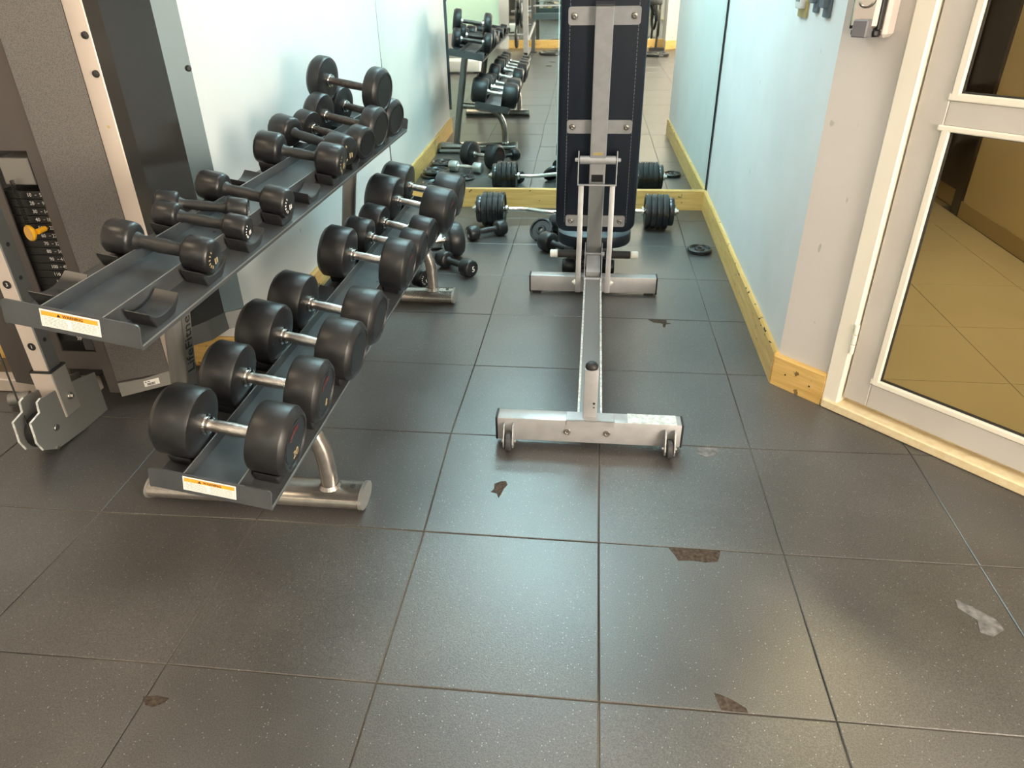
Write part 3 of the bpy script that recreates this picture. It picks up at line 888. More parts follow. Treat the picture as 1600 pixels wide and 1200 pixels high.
def dumbbell_round(a, b, R, label, group, grip='chrome_knurl', num=None, red=True, up=None, gap=0.125, hw=None, collar='chrome', roll=0.0):
    """rubber-cased round dumbbell with a metal handle"""
    mw = db_matrix(a, b, R, up)
    sep = (Vector(b) - Vector(a)).length
    hw = hw if hw else max(0.05, sep - gap)
    t = empty('dumbbell', None, label, 'dumbbell', group, mw=mw)
    for s in (-1, 1):
        ch = R * 0.16
        prof = [(0, 0), (R * 0.55, 0), (R * 0.84, 0.0015), (R * 0.955, R * 0.05), (R, R * 0.13), (R, hw - ch * 1.15), (R * 0.985, hw - ch), (R * 0.86, hw - ch * 0.12), (R * 0.82, hw),
                (R * 0.77, hw), (R * 0.75, hw - 0.004), (0, hw - 0.004)]
        bm = BM(); add_lathe(bm, prof, (s * (sep / 2 - hw / 2), 0, R), (s, 0, 0), 40)
        h = build('head', bm, 'db_rubber', t, smooth=35, local=True)
        bm = BM()
        add_lathe(bm, [(0, hw - 0.0039), (R * 0.66, hw - 0.0039), (R * 0.66, hw - 0.0025), (0, hw - 0.0025)], (s * (sep / 2 - hw / 2), 0, R), (s, 0, 0), 32)
        build('face_disc', bm, 'db_face', h, local=True)
        if s > 0:
            xf = sep / 2 + hw / 2 - 0.0022
            if red:      # broken red lettering band, illegible in the photograph
                bm = BM()
                for k in range(7):
                    a0 = math.radians(66 + k * 12.5 + roll); a1 = a0 + math.radians(8.5)
                    r0, r1 = R * 0.36, R * 0.50
                    q = [(xf, r * math.cos(an), R + r * math.sin(an)) for r, an in ((r0, a0), (r1, a0), (r1, a1), (r0, a1))]
                    add_prism(bm, q, (0.0005, 0, 0))
                build('red_print', bm, 'print_red', h, local=True, smooth=0)
            if num: marks(num, R * 0.36, xf + 0.0004, R, 0.0 + R * 0.05, -R * 0.42, 'print_gold', h)
    g = sep - hw
    bm = BM()
    hr = 0.0145 if R > 0.06 else 0.0125
    prof = [(0, -0.001), (hr * 0.93, -0.001), (hr * 0.93, 0.012), (hr, 0.017), (hr * 1.10, g * 0.5), (hr, g - 0.017), (hr * 0.93, g - 0.012), (hr * 0.93, g + 0.001), (0, g + 0.001)]
    add_lathe(bm, prof, (-g / 2, 0, R), (1, 0, 0), 20)
    build('handle', bm, grip, t, local=True)
    for s in (-1, 1):
        bm = BM()
        add_lathe(bm, [(hr * 1.0, 0.0), (hr * 1.75, 0.0), (hr * 1.75, 0.005), (hr * 1.35, 0.006), (hr * 1.35, 0.010), (hr * 1.5, 0.011), (hr * 1.5, 0.015), (hr * 1.0, 0.0165)], (s * g / 2, 0, R), (-s, 0, 0), 20)
        build('collar', bm, collar, t, local=True)
    return t

def dumbbell_cast(a, b, R, label, group, up=None, gap=0.118, hw=None, sides=12, text=None, grip='db_handle_black', hm='db_cast', tm='print_white'):
    """small vinyl-dipped dumbbell: faceted heads and a thick black grip"""
    mw = db_matrix(a, b, R, up)
    sep = (Vector(b) - Vector(a)).length
    hw = hw if hw else max(0.045, sep - gap)
    t = empty('dumbbell', None, label, 'dumbbell', group, mw=mw)
    for s in (-1, 1):
        prof = [(0, 0), (R * 0.45, 0), (R * 0.80, R * 0.05), (R * 0.94, R * 0.16), (R, R * 0.30), (R * 0.985, hw - R * 0.22), (R * 0.90, hw - R * 0.05), (R * 0.82, hw), (0, hw)]
        bm = BM(); add_lathe(bm, prof, (s * (sep / 2 - hw / 2), 0, R), (s, 0, 0), sides, rot=Matrix(((0, 0, s), (0, 1, 0), (-s, 0, 0))), phase=PI / sides)
        bmesh.ops.recalc_face_normals(bm, faces=bm.faces)
        h = build('head', bm, hm, t, local=True, smooth=50)
        if s > 0 and text:
            xf = sep / 2 + hw / 2 - 0.0001
            if text == '~':          # raised white maker's marks, illegible in the photograph
                bm = BM(); rr = random.Random(int(R * 1e5))
                for k in range(6):
                    an = math.radians(-70 + 24 * k)
                    add_box(bm, (xf + 0.0002, -R * 0.52 * math.cos(an), R * (0.95 + 0.52 * math.sin(an))), (0.0008, R * 0.16, R * rr.uniform(0.05, 0.10)), 0, Matrix.Rotation(-an, 3, 'X'))
                add_box(bm, (xf + 0.0002, R * 0.10, R * 0.72), (0.0008, R * 0.10, R * 0.36), 0, Matrix.Rotation(0.25, 3, 'X'))
                add_box(bm, (xf + 0.0002, R * 0.30, R * 0.74), (0.0008, R * 0.10, R * 0.30), 0, Matrix.Rotation(0.25, 3, 'X'))
                build('print', bm, tm, h, local=True, smooth=0)
            else:
                marks(text, R * 0.9, xf, R, R * 0.15, -R * 0.1, tm, h)
    g = sep - hw
    r = min(0.0165, R * 0.42)
    bm = BM()
    prof = [(0, -0.002), (r * 1.35, -0.002), (r * 1.12, 0.006), (r * 0.95, 0.014), (r * 1.02, g * 0.3), (r * 1.10, g * 0.5), (r * 1.02, g * 0.7), (r * 0.95, g - 0.014), (r * 1.12, g - 0.006), (r * 1.35, g + 0.002), (0, g + 0.002)]
    add_lathe(bm, prof, (-g / 2, 0, R), (1, 0, 0), 18)
    build('handle', bm, grip, t, local=True)
    return t

TN = (st_, 0, ct)                                   # normal of the tilted trays
def on_tray(tier, yl, yr, sep, R, du=0.0, extra=0.0, h0=0.0195):
    """centres of the two heads of a dumbbell lying in a pair of saddles"""
    c = TW / 2 + du
    return TP(tier, c + sep / 2, h0 + R + extra, yl), TP(tier, c - sep / 2, h0 + R + extra, yr)
GU, GL = 'dumbbells on the upper tier of the rack', 'dumbbells on the lower tier of the rack'
def sy(k): return SADDLE_Y[k]
# upper tier, from the near end; the first and the fifth saddle pair stand empty
a, b = on_tray('upper', sy(1) + 0.002, sy(1) - 0.004, 0.187, 0.0425); dumbbell_cast(a, b, 0.0425, 'small black faceted dumbbell nearest the camera on the upper tier', GU, up=TN, text='~', tm='print_gold')
a, b = on_tray('upper', sy(2) - 0.016, sy(2) - 0.013, 0.181, 0.034, 0.006, 0.002); dumbbell_cast(a, b, 0.034, 'small black dumbbell sharing the third saddle pair, the nearer of the two', GU, up=TN, text='~')
a, b = Vector((-1.196, 0.787, 0.857)), Vector((-1.030, 0.838, 0.826)); dumbbell_cast(a, b, 0.032, 'small black dumbbell lying behind another in the third saddle pair', GU, up=TN, text='~')
a, b = on_tray('upper', sy(3) + 0.012, sy(3) - 0.006, 0.194, 0.043); dumbbell_cast(a, b, 0.043, 'black faceted dumbbell with white marks just before the empty saddle of the upper tier', GU, up=TN, text='~')
a, b = on_tray('upper', sy(5) + 0.002, sy(5) + 0.008, 0.207, 0.056, 0.004); dumbbell_cast(a, b, 0.056, 'stout black dumbbell just behind the empty saddle of the upper tier', GU, up=TN, sides=16, text='~', tm='print_gold')
dumbbell_cast((-1.205, 1.655, 0.884), (-0.972, 1.558, 0.840), 0.054, 'stout black dumbbell lying skewed with gold marks on the upper tier', GU, up=TN, sides=16, text='~', tm='print_gold', gap=0.125, hw=0.09)
a, b = on_tray('upper', 1.775, 1.70, 0.236, 0.060, 0.0); dumbbell_round(a, b, 0.060, 'round rubber dumbbell half hidden before the stacked ones, upper tier', GU, 'db_handle_worn', up=TN, red=False, hw=0.068)
a, b = on_tray('upper', 1.915, 1.872, 0.240, 0.082); dumbbell_round(a, b, 0.082, 'large round rubber dumbbell under the raised one, nearer the camera', GU, 'db_handle_worn', up=TN, red=False, hw=0.066)
a, b = on_tray('upper', 2.185, 2.125, 0.246, 0.078); dumbbell_round(a, b, 0.078, 'large round rubber dumbbell at the far end of the upper tier', GU, 'db_handle_worn', up=TN, red=False, hw=0.062)
dumbbell_round((-1.180, 2.048, 1.014), (-0.938, 2.002, 0.975), 0.088, 'large round rubber dumbbell perched on top of two others, upper tier', GU, 'db_handle_worn', up=TN, red=False, hw=0.064)
# lower tier, from the near end; the fifth saddle pair stands empty
LOW = [(0.272, 0.274, 0.215, 0.083, '20', True, 'round rubber dumbbell with red print and gold number nearest the camera, lower tier', 0.004),
       (0.492, 0.496, 0.212, 0.083, '8', True, 'second round rubber dumbbell of the lower tier, gold badge on its face', 0.004),
       (0.730, 0.720, 0.228, 0.087, None, False, 'third round rubber dumbbell of the lower tier from the near end', 0.0),
       (0.951, 0.942, 0.228, 0.088, None, False, 'fourth round rubber dumbbell, last before the empty saddle of the lower tier', 0.0),
       (1.381, 1.379, 0.223, 0.093, None, True, 'large round rubber dumbbell with red mark just behind the lower empty saddle', 0.0),
       (1.640, 1.630, 0.220, 0.070, None, False, 'smaller round dumbbell on the lower tier, nearer of the two small ones', 0.0),
       (1.853, 1.822, 0.217, 0.066, None, False, 'smaller round dumbbell on the lower tier, farther of the two small ones', 0.0),
       (2.075, 2.055, 0.250, 0.098, None, True, 'very large round dumbbell on the lower tier, last but one from the far end', 0.0),
       (2.310, 2.296, 0.250, 0.098, None, False, 'very large round dumbbell at the far end of the lower tier', 0.0)]
for yl, yr, sep, R, num, red, lab, du in LOW:
    a, b = on_tray('lower', yl, yr, sep, R, du)
    dumbbell_round(a, b, R, lab, GL, 'chrome_knurl', num, red, up=TN, gap=0.122)
# on the floor of the alcove
GF = 'dumbbells lying on the alcove floor'
dumbbell_round((-1.030, 2.665, 0.098), (-0.815, 2.775, 0.098), 0.098, 'big round rubber dumbbell on the floor beyond the rack end', GF, hw=0.09)
dumbbell_cast((-0.835, 2.590, 0.047), (-0.687, 2.470, 0.047), 0.047, 'small black dumbbell on the floor with a white 5 on its end', GF, text='5', hw=0.072)
dumbbell_cast((-0.598, 3.150, 0.046), (-0.748, 3.045, 0.046), 0.046, 'small black dumbbell lying in front of the left barbell plates', GF, text='~', hw=0.068)
dumbbell_cast((-1.060, 2.395, 0.048), (-0.905, 2.310, 0.048), 0.048, 'small black dumbbell under the far end of the rack', GF, text='~', hw=0.07)
dumbbell_cast((-0.292, 2.880, 0.056), (-0.135, 2.730, 0.056), 0.056, 'stout black dumbbell on the floor left of the bench seat', GF, sides=16, hw=0.085)
dumbbell_cast((-0.255, 3.215, 0.058), (-0.100, 3.13, 0.058), 0.058, 'black dumbbell standing behind the bench back near the barbell', GF, sides=16, hw=0.085)
dumbbell_cast((-0.160, 2.545, 0.042), (0.040, 2.540, 0.042), 0.042, 'black dumbbell on the floor behind the middle foot of the bench', GF, sides=16, hw=0.07)
dumbbell_cast((-1.135, 2.835, 0.042), (-0.940, 2.885, 0.042), 0.042, 'silver chrome dumbbell by the left wall, seen in the mirror', GF, sides=24, hw=0.075, grip='chrome', hm='chrome_db')

# ------------------------------------------------------------------ loose weight plates
def weight_plate(c, n, R, th, label, group=None, name='weight_plate'):
    n = Vector(n).normalized()
    t = empty(name, Vector(c) - n * th / 2, label, 'weight plate', group)
    base = Vector(c) - n * th / 2
    bm = BM()
    hr = min(0.0165, R * 0.2)
    prof = [(hr, 0.0), (R * 0.93, 0), (R, th * 0.2), (R, th * 0.8), (R * 0.93, th), (R * 0.84, th), (R * 0.78, th * 0.62), (R * 0.42, th * 0.62), (R * 0.36, th * 0.95), (hr, th * 0.95), (hr, 0.0)]
    add_lathe(bm, prof, base, n, 36)
    build('disc', bm, 'plate_iron', t)
    bm = BM(); add_lathe(bm, [(hr, th * 0.1), (hr + 0.0015, th * 0.1), (hr + 0.0015, th * 1.0), (hr, th * 1.0), (hr, th * 0.1)], base, n, 20)
    build('bore_ring', bm, 'wheel_grey', t)
    return t
GP = 'weight plates lying on the alcove floor'
weight_plate((0.562, 2.925, 0.012), (0, 0, 1), 0.068, 0.024, 'small iron plate flat on the floor by the right skirting', GP)
weight_plate((-0.345, 3.085, 0.058), (-0.35, -0.75, 0.62), 0.072, 0.024, 'small iron plate leaning on a dumbbell behind the bench', GP)
for (x, y, z, R, th, lab) in ((-1.255, 2.700, 0.011, 0.105, 0.022, 'iron plate at the bottom of the pile nearest the rack foot'), (-1.245, 2.705, 0.034, 0.10, 0.022, 'iron plate on top of the pile nearest the rack foot'),
                              (-1.265, 2.985, 0.012, 0.108, 0.024, 'lower iron plate of the middle pile by the left skirting'), (-1.250, 2.975, 0.037, 0.105, 0.024, 'upper iron plate of the middle pile by the left skirting'),
                              (-1.225, 3.240, 0.011, 0.105, 0.022, 'single iron plate in the left corner nearest the mirror'), (-1.010, 3.055, 0.009, 0.07, 0.018, 'little iron plate out from the left wall pile')):
    weight_plate((x, y, z), (0, 0, 1), R, th, lab, GP)
bm = BM(); add_cyl(bm, (-1.375, 2.245, 0.018), (-0.95, 2.262, 0.018), 0.016, 14, bev=0.002)
bo = empty('steel_bar', (-1.16, 2.25, 0.002), 'short grey steel bar on the floor behind the far rack foot', 'bar')
build('shaft', bm, 'machine_grey', bo)
for e0, e1 in (((-1.375, 2.245, 0.018), (-1.355, 2.2458, 0.018)), ((-0.97, 2.2612, 0.018), (-0.95, 2.262, 0.018))):
    bm = BM(); add_cyl(bm, e0, e1, 0.018, 14, bev=0.002); build('end_cap', bm, 'rubber_black', bo)

# ------------------------------------------------------------------ curl bar by the mirror, with loaded plates
ez = empty('curl_bar', (-0.16, 3.34, 0), 'zigzag chrome curl bar resting on its plates before the mirror', 'barbell')
bz = 0.104
bm = BM()
add_tube(bm, smooth_path([(-0.565, 3.345, bz), (-0.50, 3.347, bz), (-0.43, 3.338, bz), (-0.36, 3.305, bz), (-0.29, 3.287, bz), (-0.23, 3.305, bz), (-0.16, 3.345, bz), (-0.09, 3.305, bz), (-0.03, 3.287, bz), (0.04, 3.305, bz), (0.11, 3.335, bz), (0.18, 3.344, bz), (0.252, 3.342, bz)], 5), 0.0135, 12, up=(0, 0, 1))
build('shaft', bm, 'chrome', ez, smooth=60)
for s, x0, x1 in ((-1, -0.572, -0.795), (1, 0.252, 0.475)):
    bm = BM(); add_cyl(bm, (x0, 3.343, bz), (x1, 3.343, bz), 0.0145, 14, bev=0.002); build('sleeve', bm, 'chrome', ez)
    bm = BM(); add_lathe(bm, [(0.0145, 0), (0.026, 0), (0.026, 0.014), (0.0145, 0.014)], (x0, 3.343, bz), (s, 0, 0), 16); build('collar', bm, 'chrome', ez)
    bm = BM(); add_lathe(bm, [(0.0145, 0), (0.024, 0), (0.024, 0.018), (0.0145, 0.018)], (x0 + s * 0.192, 3.343, bz), (s, 0, 0), 10); add_cyl(bm, (x0 + s * 0.2, 3.343, bz), (x0 + s * 0.2, 3.343, bz + 0.045), 0.004, 8); build('spin_lock', bm, 'chrome', ez)
    for k in range(5):
        th = 0.034
        c0 = x0 + s * (0.018 + k * 0.035)
        R = 0.104 if k < 4 else 0.085
        t = empty('weight_plate', (c0, 3.343, 0), ('innermost', 'second from inside', 'middle', 'second from outside', 'outermost')[k] + (' black iron plate on the left end of the curl bar' if s < 0 else ' black iron plate on the right end of the curl bar'), 'weight plate', 'plates on the left end of the curl bar' if s < 0 else 'plates on the right end of the curl bar')
        bm = BM()
        add_lathe(bm, [(0.016, 0.006), (R * 0.45, 0.006), (R * 0.52, 0.0095), (R * 0.80, 0.0095), (R * 0.86, 0.002), (R * 0.95, 0.0), (R, 0.006), (R, th - 0.008), (R * 0.95, th - 0.001), (R * 0.86, th - 0.004), (R * 0.5, th - 0.008), (0.016, th - 0.006), (0.016, 0.006)], (c0, 3.343, bz), (s, 0, 0), 36)
        build('disc', bm, 'plate_iron', t)

# ------------------------------------------------------------------ adjustable bench
BX = -0.036
bench = empty('weight_bench', (BX, 1.6, 0), 'silver adjustable weight bench with raised black back, seen from behind', 'bench')
def bar(name, a, b, wx, wy, m, bev=0.003, up=(1, 0, 0), parent=None, seg=2):
    """rectangular tube from a to b, wx along up"""
    a = Vector(a); b = Vector(b); z = (b - a).normalized(); x = Vector(up); x = (x - z * x.dot(z)).normalized(); y = z.cross(x)
    bm = BM(); add_box(bm, (a + b) / 2, (wx, wy, (b - a).length), bev, Matrix((x, y, z)).transposed(), seg)
    return build(name, bm, m, parent or bench, smooth=30)
# front foot with caps, plate and wheels
ff = bar('front_foot', (-0.340, 0.978, 0.066), (0.262, 0.978, 0.066), 0.085, 0.060, 'bench_silver', 0.004, up=(0, 0, 1))
for x0, x1 in ((-0.346, -0.338), (0.260, 0.268)):
    bm = BM(); box2(bm, (x0, 0.947, 0.022), (x1, 1.009, 0.110), 0.003); build('end_cap', bm, 'rubber_black', ff, smooth=30)
bm = BM(); box2(bm, (-0.112, 0.9435, 0.1085), (0.045, 1.0, 0.1125), 0.001); box2(bm, (-0.112, 0.9435, 0.094), (0.045, 0.948, 0.1125), 0.001); build('mount_plate', bm, 'bench_silver', ff, smooth=0)
bm = BM(); box2(bm, (0.088, 0.950, 0.1082), (0.245, 1.007, 0.1090)); build('worn_paint', bm, 'bench_worn_lit_edge', ff, smooth=0)
for x in (-0.108, 0.022):
    bm = BM(); add_lathe(bm, [(0, 0.004), (0.004, 0.004), (0.006, 0.0065), (0.010, 0.0062), (0.0115, 0.002), (0.0115, 0)], (x, 0.9485, 0.066), (0, -1, 0), 16); build('bolt', bm, 'bolt', ff)
for x in (-0.300, 0.225):
    bm = BM()
    for dx in (-0.015, 0.015):
        pr = [(x + dx - 0.002, 0.950, 0.092), (x + dx - 0.002, 0.925, 0.092), (x + dx - 0.002, 0.908, 0.062), (x + dx - 0.002, 0.898, 0.036), (x + dx - 0.002, 0.906, 0.018), (x + dx - 0.002, 0.928, 0.016), (x + dx - 0.002, 0.950, 0.030)]
        add_prism(bm, pr, (0.004, 0, 0))
    br = build('wheel_bracket', bm, 'bench_silver', bench, smooth=0)
    bm = BM(); add_lathe(bm, [(0.006, 0), (0.028, 0), (0.032, 0.004), (0.032, 0.016), (0.028, 0.020), (0.006, 0.020), (0.006, 0)], (x - 0.010, 0.924, 0.033), (1, 0, 0), 24); build('wheel', bm, 'wheel_grey', br)
    bm = BM(); add_cyl(bm, (x - 0.024, 0.924, 0.033), (x + 0.024, 0.924, 0.033), 0.0062, 10, bev=0.001); build('axle', bm, 'bolt', br)
# long base rail: channel with pale worn edges, stop post and rubber bumper
bm = BM()
box2(bm, (BX - 0.040, 1.008, 0.060), (BX + 0.040, 2.255, 0.098), 0.002)
rail = build('base_rail', bm, 'bench_silver', bench, smooth=0)
bm = BM()
for sx in (-1, 1): box2(bm, (BX + sx * 0.0375 - 0.004, 0.99, 0.060), (BX + sx * 0.0375 + 0.004, 2.24, 0.106), 0.001)
build('rail_edge', bm, 'bench_worn_lit_edge', rail, smooth=0)
bm = BM(); box2(bm, (BX - 0.033, 1.0, 0.098), (BX + 0.033, 2.25, 0.1), 0.0); build('rail_tread', bm, 'bench_grey', rail, smooth=0)
sp = bar('stop_post', (BX, 0.985, 0.10), (BX, 0.985, 0.288), 0.045, 0.030, 'bench_silver', 0.003)
bm = BM(); add_lathe(bm, [(0.019, 0), (0.021, 0.004), (0.020, 0.012), (0.013, 0.020), (0, 0.023)], (BX, 0.985, 0.288), (0, 0, 1), 20); build('bumper', bm, 'rubber_black', sp)
bm = BM()
for z in (0.165, 0.15): add_cyl(bm, (BX + 0.012, 0.9685, z), (BX + 0.012, 0.972, z), 0.004 if z > 0.16 else 0.0025, 10)
build('pin_hole', bm, 'stack_black', sp)
# middle foot
mf = bar('middle_foot', (-0.340, 2.295, 0.052), (0.272, 2.295, 0.052), 0.080, 0.055, 'bench_silver', 0.003, up=(0, 0, 1))
for x0, x1 in ((-0.346, -0.338), (0.270, 0.278)):
    bm = BM(); box2(bm, (x0, 2.266, 0.006), (x1, 2.324, 0.094), 0.003); build('end_cap', bm, 'rubber_black', mf, smooth=30)
for x in (-0.31, 0.24):
    bm = BM(); box2(bm, (x - 0.02, 2.27, 0.0), (x + 0.02, 2.32, 0.012), 0.002); build('rubber_pad', bm, 'rubber_black', mf, smooth=0)
# pivot cradle on the middle foot
cr = bar('pivot_block', (BX, 2.36, 0.15), (BX, 2.25, 0.105), 0.070, 0.05, 'bench_silver', 0.003)
bm = BM()
for sx in (-1, 1):
    add_prism(bm, [(BX + sx * 0.041 - 0.002, 2.20, 0.06), (BX + sx * 0.041 - 0.002, 2.27, 0.06), (BX + sx * 0.041 - 0.002, 2.44, 0.19), (BX + sx * 0.041 - 0.002, 2.40, 0.22), (BX + sx * 0.041 - 0.002, 2.30, 0.17), (BX + sx * 0.041 - 0.002, 2.20, 0.10)], (0.004, 0, 0))
build('pivot_plate', bm, 'bench_silver', bench, smooth=0)
bm = BM(); add_cyl(bm, (BX - 0.045, 2.225, 0.095), (BX + 0.045, 2.225, 0.095), 0.012, 14); build('pivot_tube', bm, 'bench_grey', bench)
# cross handle with foam sleeves behind the props
bm = BM(); add_cyl(bm, (BX - 0.205, 2.40, 0.160), (BX + 0.215, 2.40, 0.160), 0.011, 14); hb = build('cross_tube', bm, 'bench_silver', bench)
for x0, x1, m, r, nm in ((BX - 0.178, BX - 0.045, 'foam', 0.0195, 'foam_sleeve'), (BX + 0.055, BX + 0.182, 'foam', 0.0195, 'foam_sleeve'), (BX - 0.216, BX - 0.178, 'cap_white', 0.020, 'end_cap'), (BX + 0.182, BX + 0.220, 'cap_white', 0.020, 'end_cap')):
    bm = BM(); add_cyl(bm, (x0, 2.40, 0.160), (x1, 2.40, 0.160), r, 18, bev=0.004); build(nm, bm, m, hb)
# back: tilted frame, (Y, Z) line of the spine from low to high
A0 = Vector((BX, 2.442, 0.165)); A1 = Vector((BX, 2.147, 1.275))
sd = (A1 - A0).normalized(); sn = Vector((0, -sd.z, sd.y)).normalized()      # sn points to the camera side
if sn.y > 0: sn = -sn
L_ = (A1 - A0).length
def SPp(x, t, o): return Vector((BX + x, 0, 0)) + Vector((0, A0.y, A0.z)) + sd * t + sn * o
def spine_box(bm, x0, x1, t0, t1, o0, o1, bev=0.0):
    add_box(bm, (SPp((x0 + x1) / 2, (t0 + t1) / 2, (o0 + o1) / 2)), (abs(x1 - x0), abs(t1 - t0), abs(o1 - o0)), bev, Matrix((Vector((1, 0, 0)), sd, Vector((1, 0, 0)).cross(sd))).transposed(), 1)
bm = BM(); spine_box(bm, -0.036, 0.036, 0.0, L_, 0.0, 0.045, 0.003); spine = build('back_spine', bm, 'bench_silver', bench, smooth=30)
bm = BM(); spine_box(bm, -0.037, 0.037, L_, L_ + 0.006, -0.001, 0.046, 0.001); build('end_cap', bm, 'wheel_grey', spine, smooth=0)
bm = BM(); spine_box(bm, -0.030, 0.030, 0.02, 0.42, 0.0445, 0.0465, 0.0); build('slot_cover', bm, 'bench_grey', spine, smooth=0)
bm = BM(); spine_box(bm, -0.022, 0.022, 0.535, 0.548, 0.0445, 0.0462, 0.0); build('sticker', bm, 'brass', spine, smooth=0)
bm = BM(); spine_box(bm, -0.026, 0.026, 0.405, 0.44, 0.0445, 0.0472, 0.0); build('slot', bm, 'stack_black', spine, smooth=0)
# padded back: rounded, slightly narrower at the top
def pad(name, x_half0, x_half1, t0, t1, o0, o1, r, m, parent):
    bm = BM()
    n = 6; pts = []
    for cx, ct_, a0 in ((1, t1 - r, 0), (-1, t1 - r, 90), (-1, t0 + r, 180), (1, t0 + r, 270)):
        hw0 = (x_half1 if ct_ > (t0 + t1) / 2 else x_half0)
        for k in range(n + 1):
            an = math.radians(a0 + 90 * k / n)
            pts.append((cx * (hw0 - r) + r * math.cos(an), ct_ + r * math.sin(an)))
    th = o0 - o1
    levels = [(0.90, o0 - 0.000), (0.975, o0 - 0.004), (1.0, o0 - 0.014), (1.0, o1 + 0.02), (0.97, o1 + 0.006), (0.88, o1)]
    tc = (t0 + t1) / 2
    rings = []
    for sc, o in levels:
        ins = (1 - sc) * x_half0
        ring = []
        for x, t in pts:
            rx = x * (1 - ins / x_half0); rt = tc + (t - tc) * (1 - ins / ((t1 - t0) / 2))
            ring.append(bm.verts.new(SPp(rx, rt, o)))
        rings.append(ring)
    for A_, B_ in zip(rings[:-1], rings[1:]):
        for k in range(len(A_)):
            bm.faces.new((A_[k], A_[(k + 1) % len(A_)], B_[(k + 1) % len(A_)], B_[k]))
    bm.faces.new(rings[0]); bm.faces.new(rings[-1][::-1])
    return build(name, bm, m, parent, smooth=50)
bp_ = pad('back_pad', 0.192, 0.172, 0.10, 1.30, -0.004, -0.075, 0.055, 'vinyl', bench)
# stitched seams down both sides of the pad
for sx in (-1, 1):
    bm = BM()
    k = 0; t = 0.16
    while t < 1.25:
        xx = sx * (0.150 - 0.018 * (t - 0.1) / 1.2)
        spine_box(bm, xx - 0.0012, xx + 0.0012, t, t + 0.011, -0.004, -0.0030)
        t += 0.016
    build('stitching', bm, 'stitch', bp_, smooth=0)['kind'] = 'stuff'
# three cross plates with bolts
for t in (0.170, 0.645, 1.100):
    bm = BM(); hh = 0.034 if t > 1 else 0.030
    add_prism(bm, [SPp(x, t + y, -0.0035) for x, y in rounded_rect(0.285, 2 * hh, 0.011, 4)], sn * 0.0055)
    cp = build('cross_plate', bm, 'bench_silver', bench, smooth=30)
    for sx in (-1, 1):
        bm = BM(); add_lathe(bm, [(0.0145, 0), (0.0145, 0.0015), (0.0105, 0.002), (0.0100, 0.006), (0.0075, 0.0075), (0.0045, 0.0072), (0.0042, 0.003), (0, 0.003)], SPp(sx * 0.118, t, 0.002), sn, 18); build('bolt', bm, 'bolt', cp)
# prop: two flat bars, U bracket and roller
for sx in (-1, 1):
    bar('prop_bar', (BX + sx * 0.070, 2.185, 0.045), (BX + sx * 0.071, 2.262, 0.535), 0.024, 0.012, 'bench_silver', 0.002)
    bm = BM(); add_lathe(bm, [(0, 0), (0.013, 0), (0.013, 0.008), (0.006, 0.009), (0.006, 0.016), (0, 0.016)], (BX + sx * 0.082, 2.20, 0.09), (sx, 0, 0), 12); build('bolt', bm, 'cap_white', bench)
bm = BM()
pu = Vector((0, 2.262, 0.535)); pd = (Vector((0, 2.30, 0.77)) - Vector((0, 2.262, 0.535))).normalized()
def PR(x, t, o=0): return Vector((BX + x, 0, 0)) + pu + pd * t + Vector((0, -pd.z, pd.y)) * o
rotp = Matrix((Vector((1, 0, 0)), pd, Vector((1, 0, 0)).cross(pd))).transposed()
add_box(bm, PR(0, 0.003), (0.176, 0.006, 0.030), 0.001, rotp); 
for sx in (-1, 1): add_box(bm, PR(sx * 0.086, 0.075), (0.005, 0.15, 0.030), 0.001, rotp)
ub = build('prop_bracket', bm, 'bench_silver', bench, smooth=0)
bm = BM(); add_cyl(bm, PR(-0.081, 0.112, 0.0), PR(0.081, 0.112, 0.0), 0.0185, 18, bev=0.002); build('roller', bm, 'bench_silver', ub)
bm = BM(); add_cyl(bm, PR(-0.103, 0.112), PR(0.103, 0.112), 0.009, 12, bev=0.003); build('axle', bm, 'bench_silver', ub)
# seat pad beyond the back, and its support
bm = BM()
zt = 0.365
R_seat = Matrix.Rotation(math.radians(3), 3, 'X')
pts = rounded_rect(0.375, 0.40, 0.12, 8)
cs = Vector((BX, 2.665, 0.205))
rings = []
for sc, z in ((0.90, -0.034), (0.985, -0.028), (1, -0.018), (1, 0.018), (0.985, 0.028), (0.90, 0.034)):
    rings.append([bm.verts.new(cs + R_seat @ Vector((x * sc, y * sc, z))) for x, y in pts])
for A_, B_ in zip(rings[:-1], rings[1:]):
    for k in range(len(A_)): bm.faces.new((A_[k], A_[(k + 1) % len(A_)], B_[(k + 1) % len(A_)], B_[k]))
bm.faces.new(rings[0][::-1]); bm.faces.new(rings[-1])
seat = build('seat_pad', bm, 'vinyl', bench, smooth=50)
bar('seat_support', (BX, 2.50, 0.145), (BX, 2.80, 0.155), 0.05, 0.04, 'bench_silver')
bar('rear_rail', (BX, 2.32, 0.115), (BX, 2.84, 0.115), 0.06, 0.04, 'bench_silver')
bar('seat_post', (BX, 2.72, 0.11), (BX, 2.70, 0.17), 0.05, 0.05, 'bench_silver')
bar('rear_foot', (BX - 0.11, 2.84, 0.05), (BX + 0.11, 2.84, 0.05), 0.10, 0.05, 'bench_silver', up=(0, 0, 1))

# ------------------------------------------------------------------ cable machine on the left
MX = -1.845
mac = empty('cable_machine', (MX, 1.1, 0), 'tall grey cable column machine with numbered weight stack, left edge', 'machine')
MT = 1.62                                             # height of shroud and posts
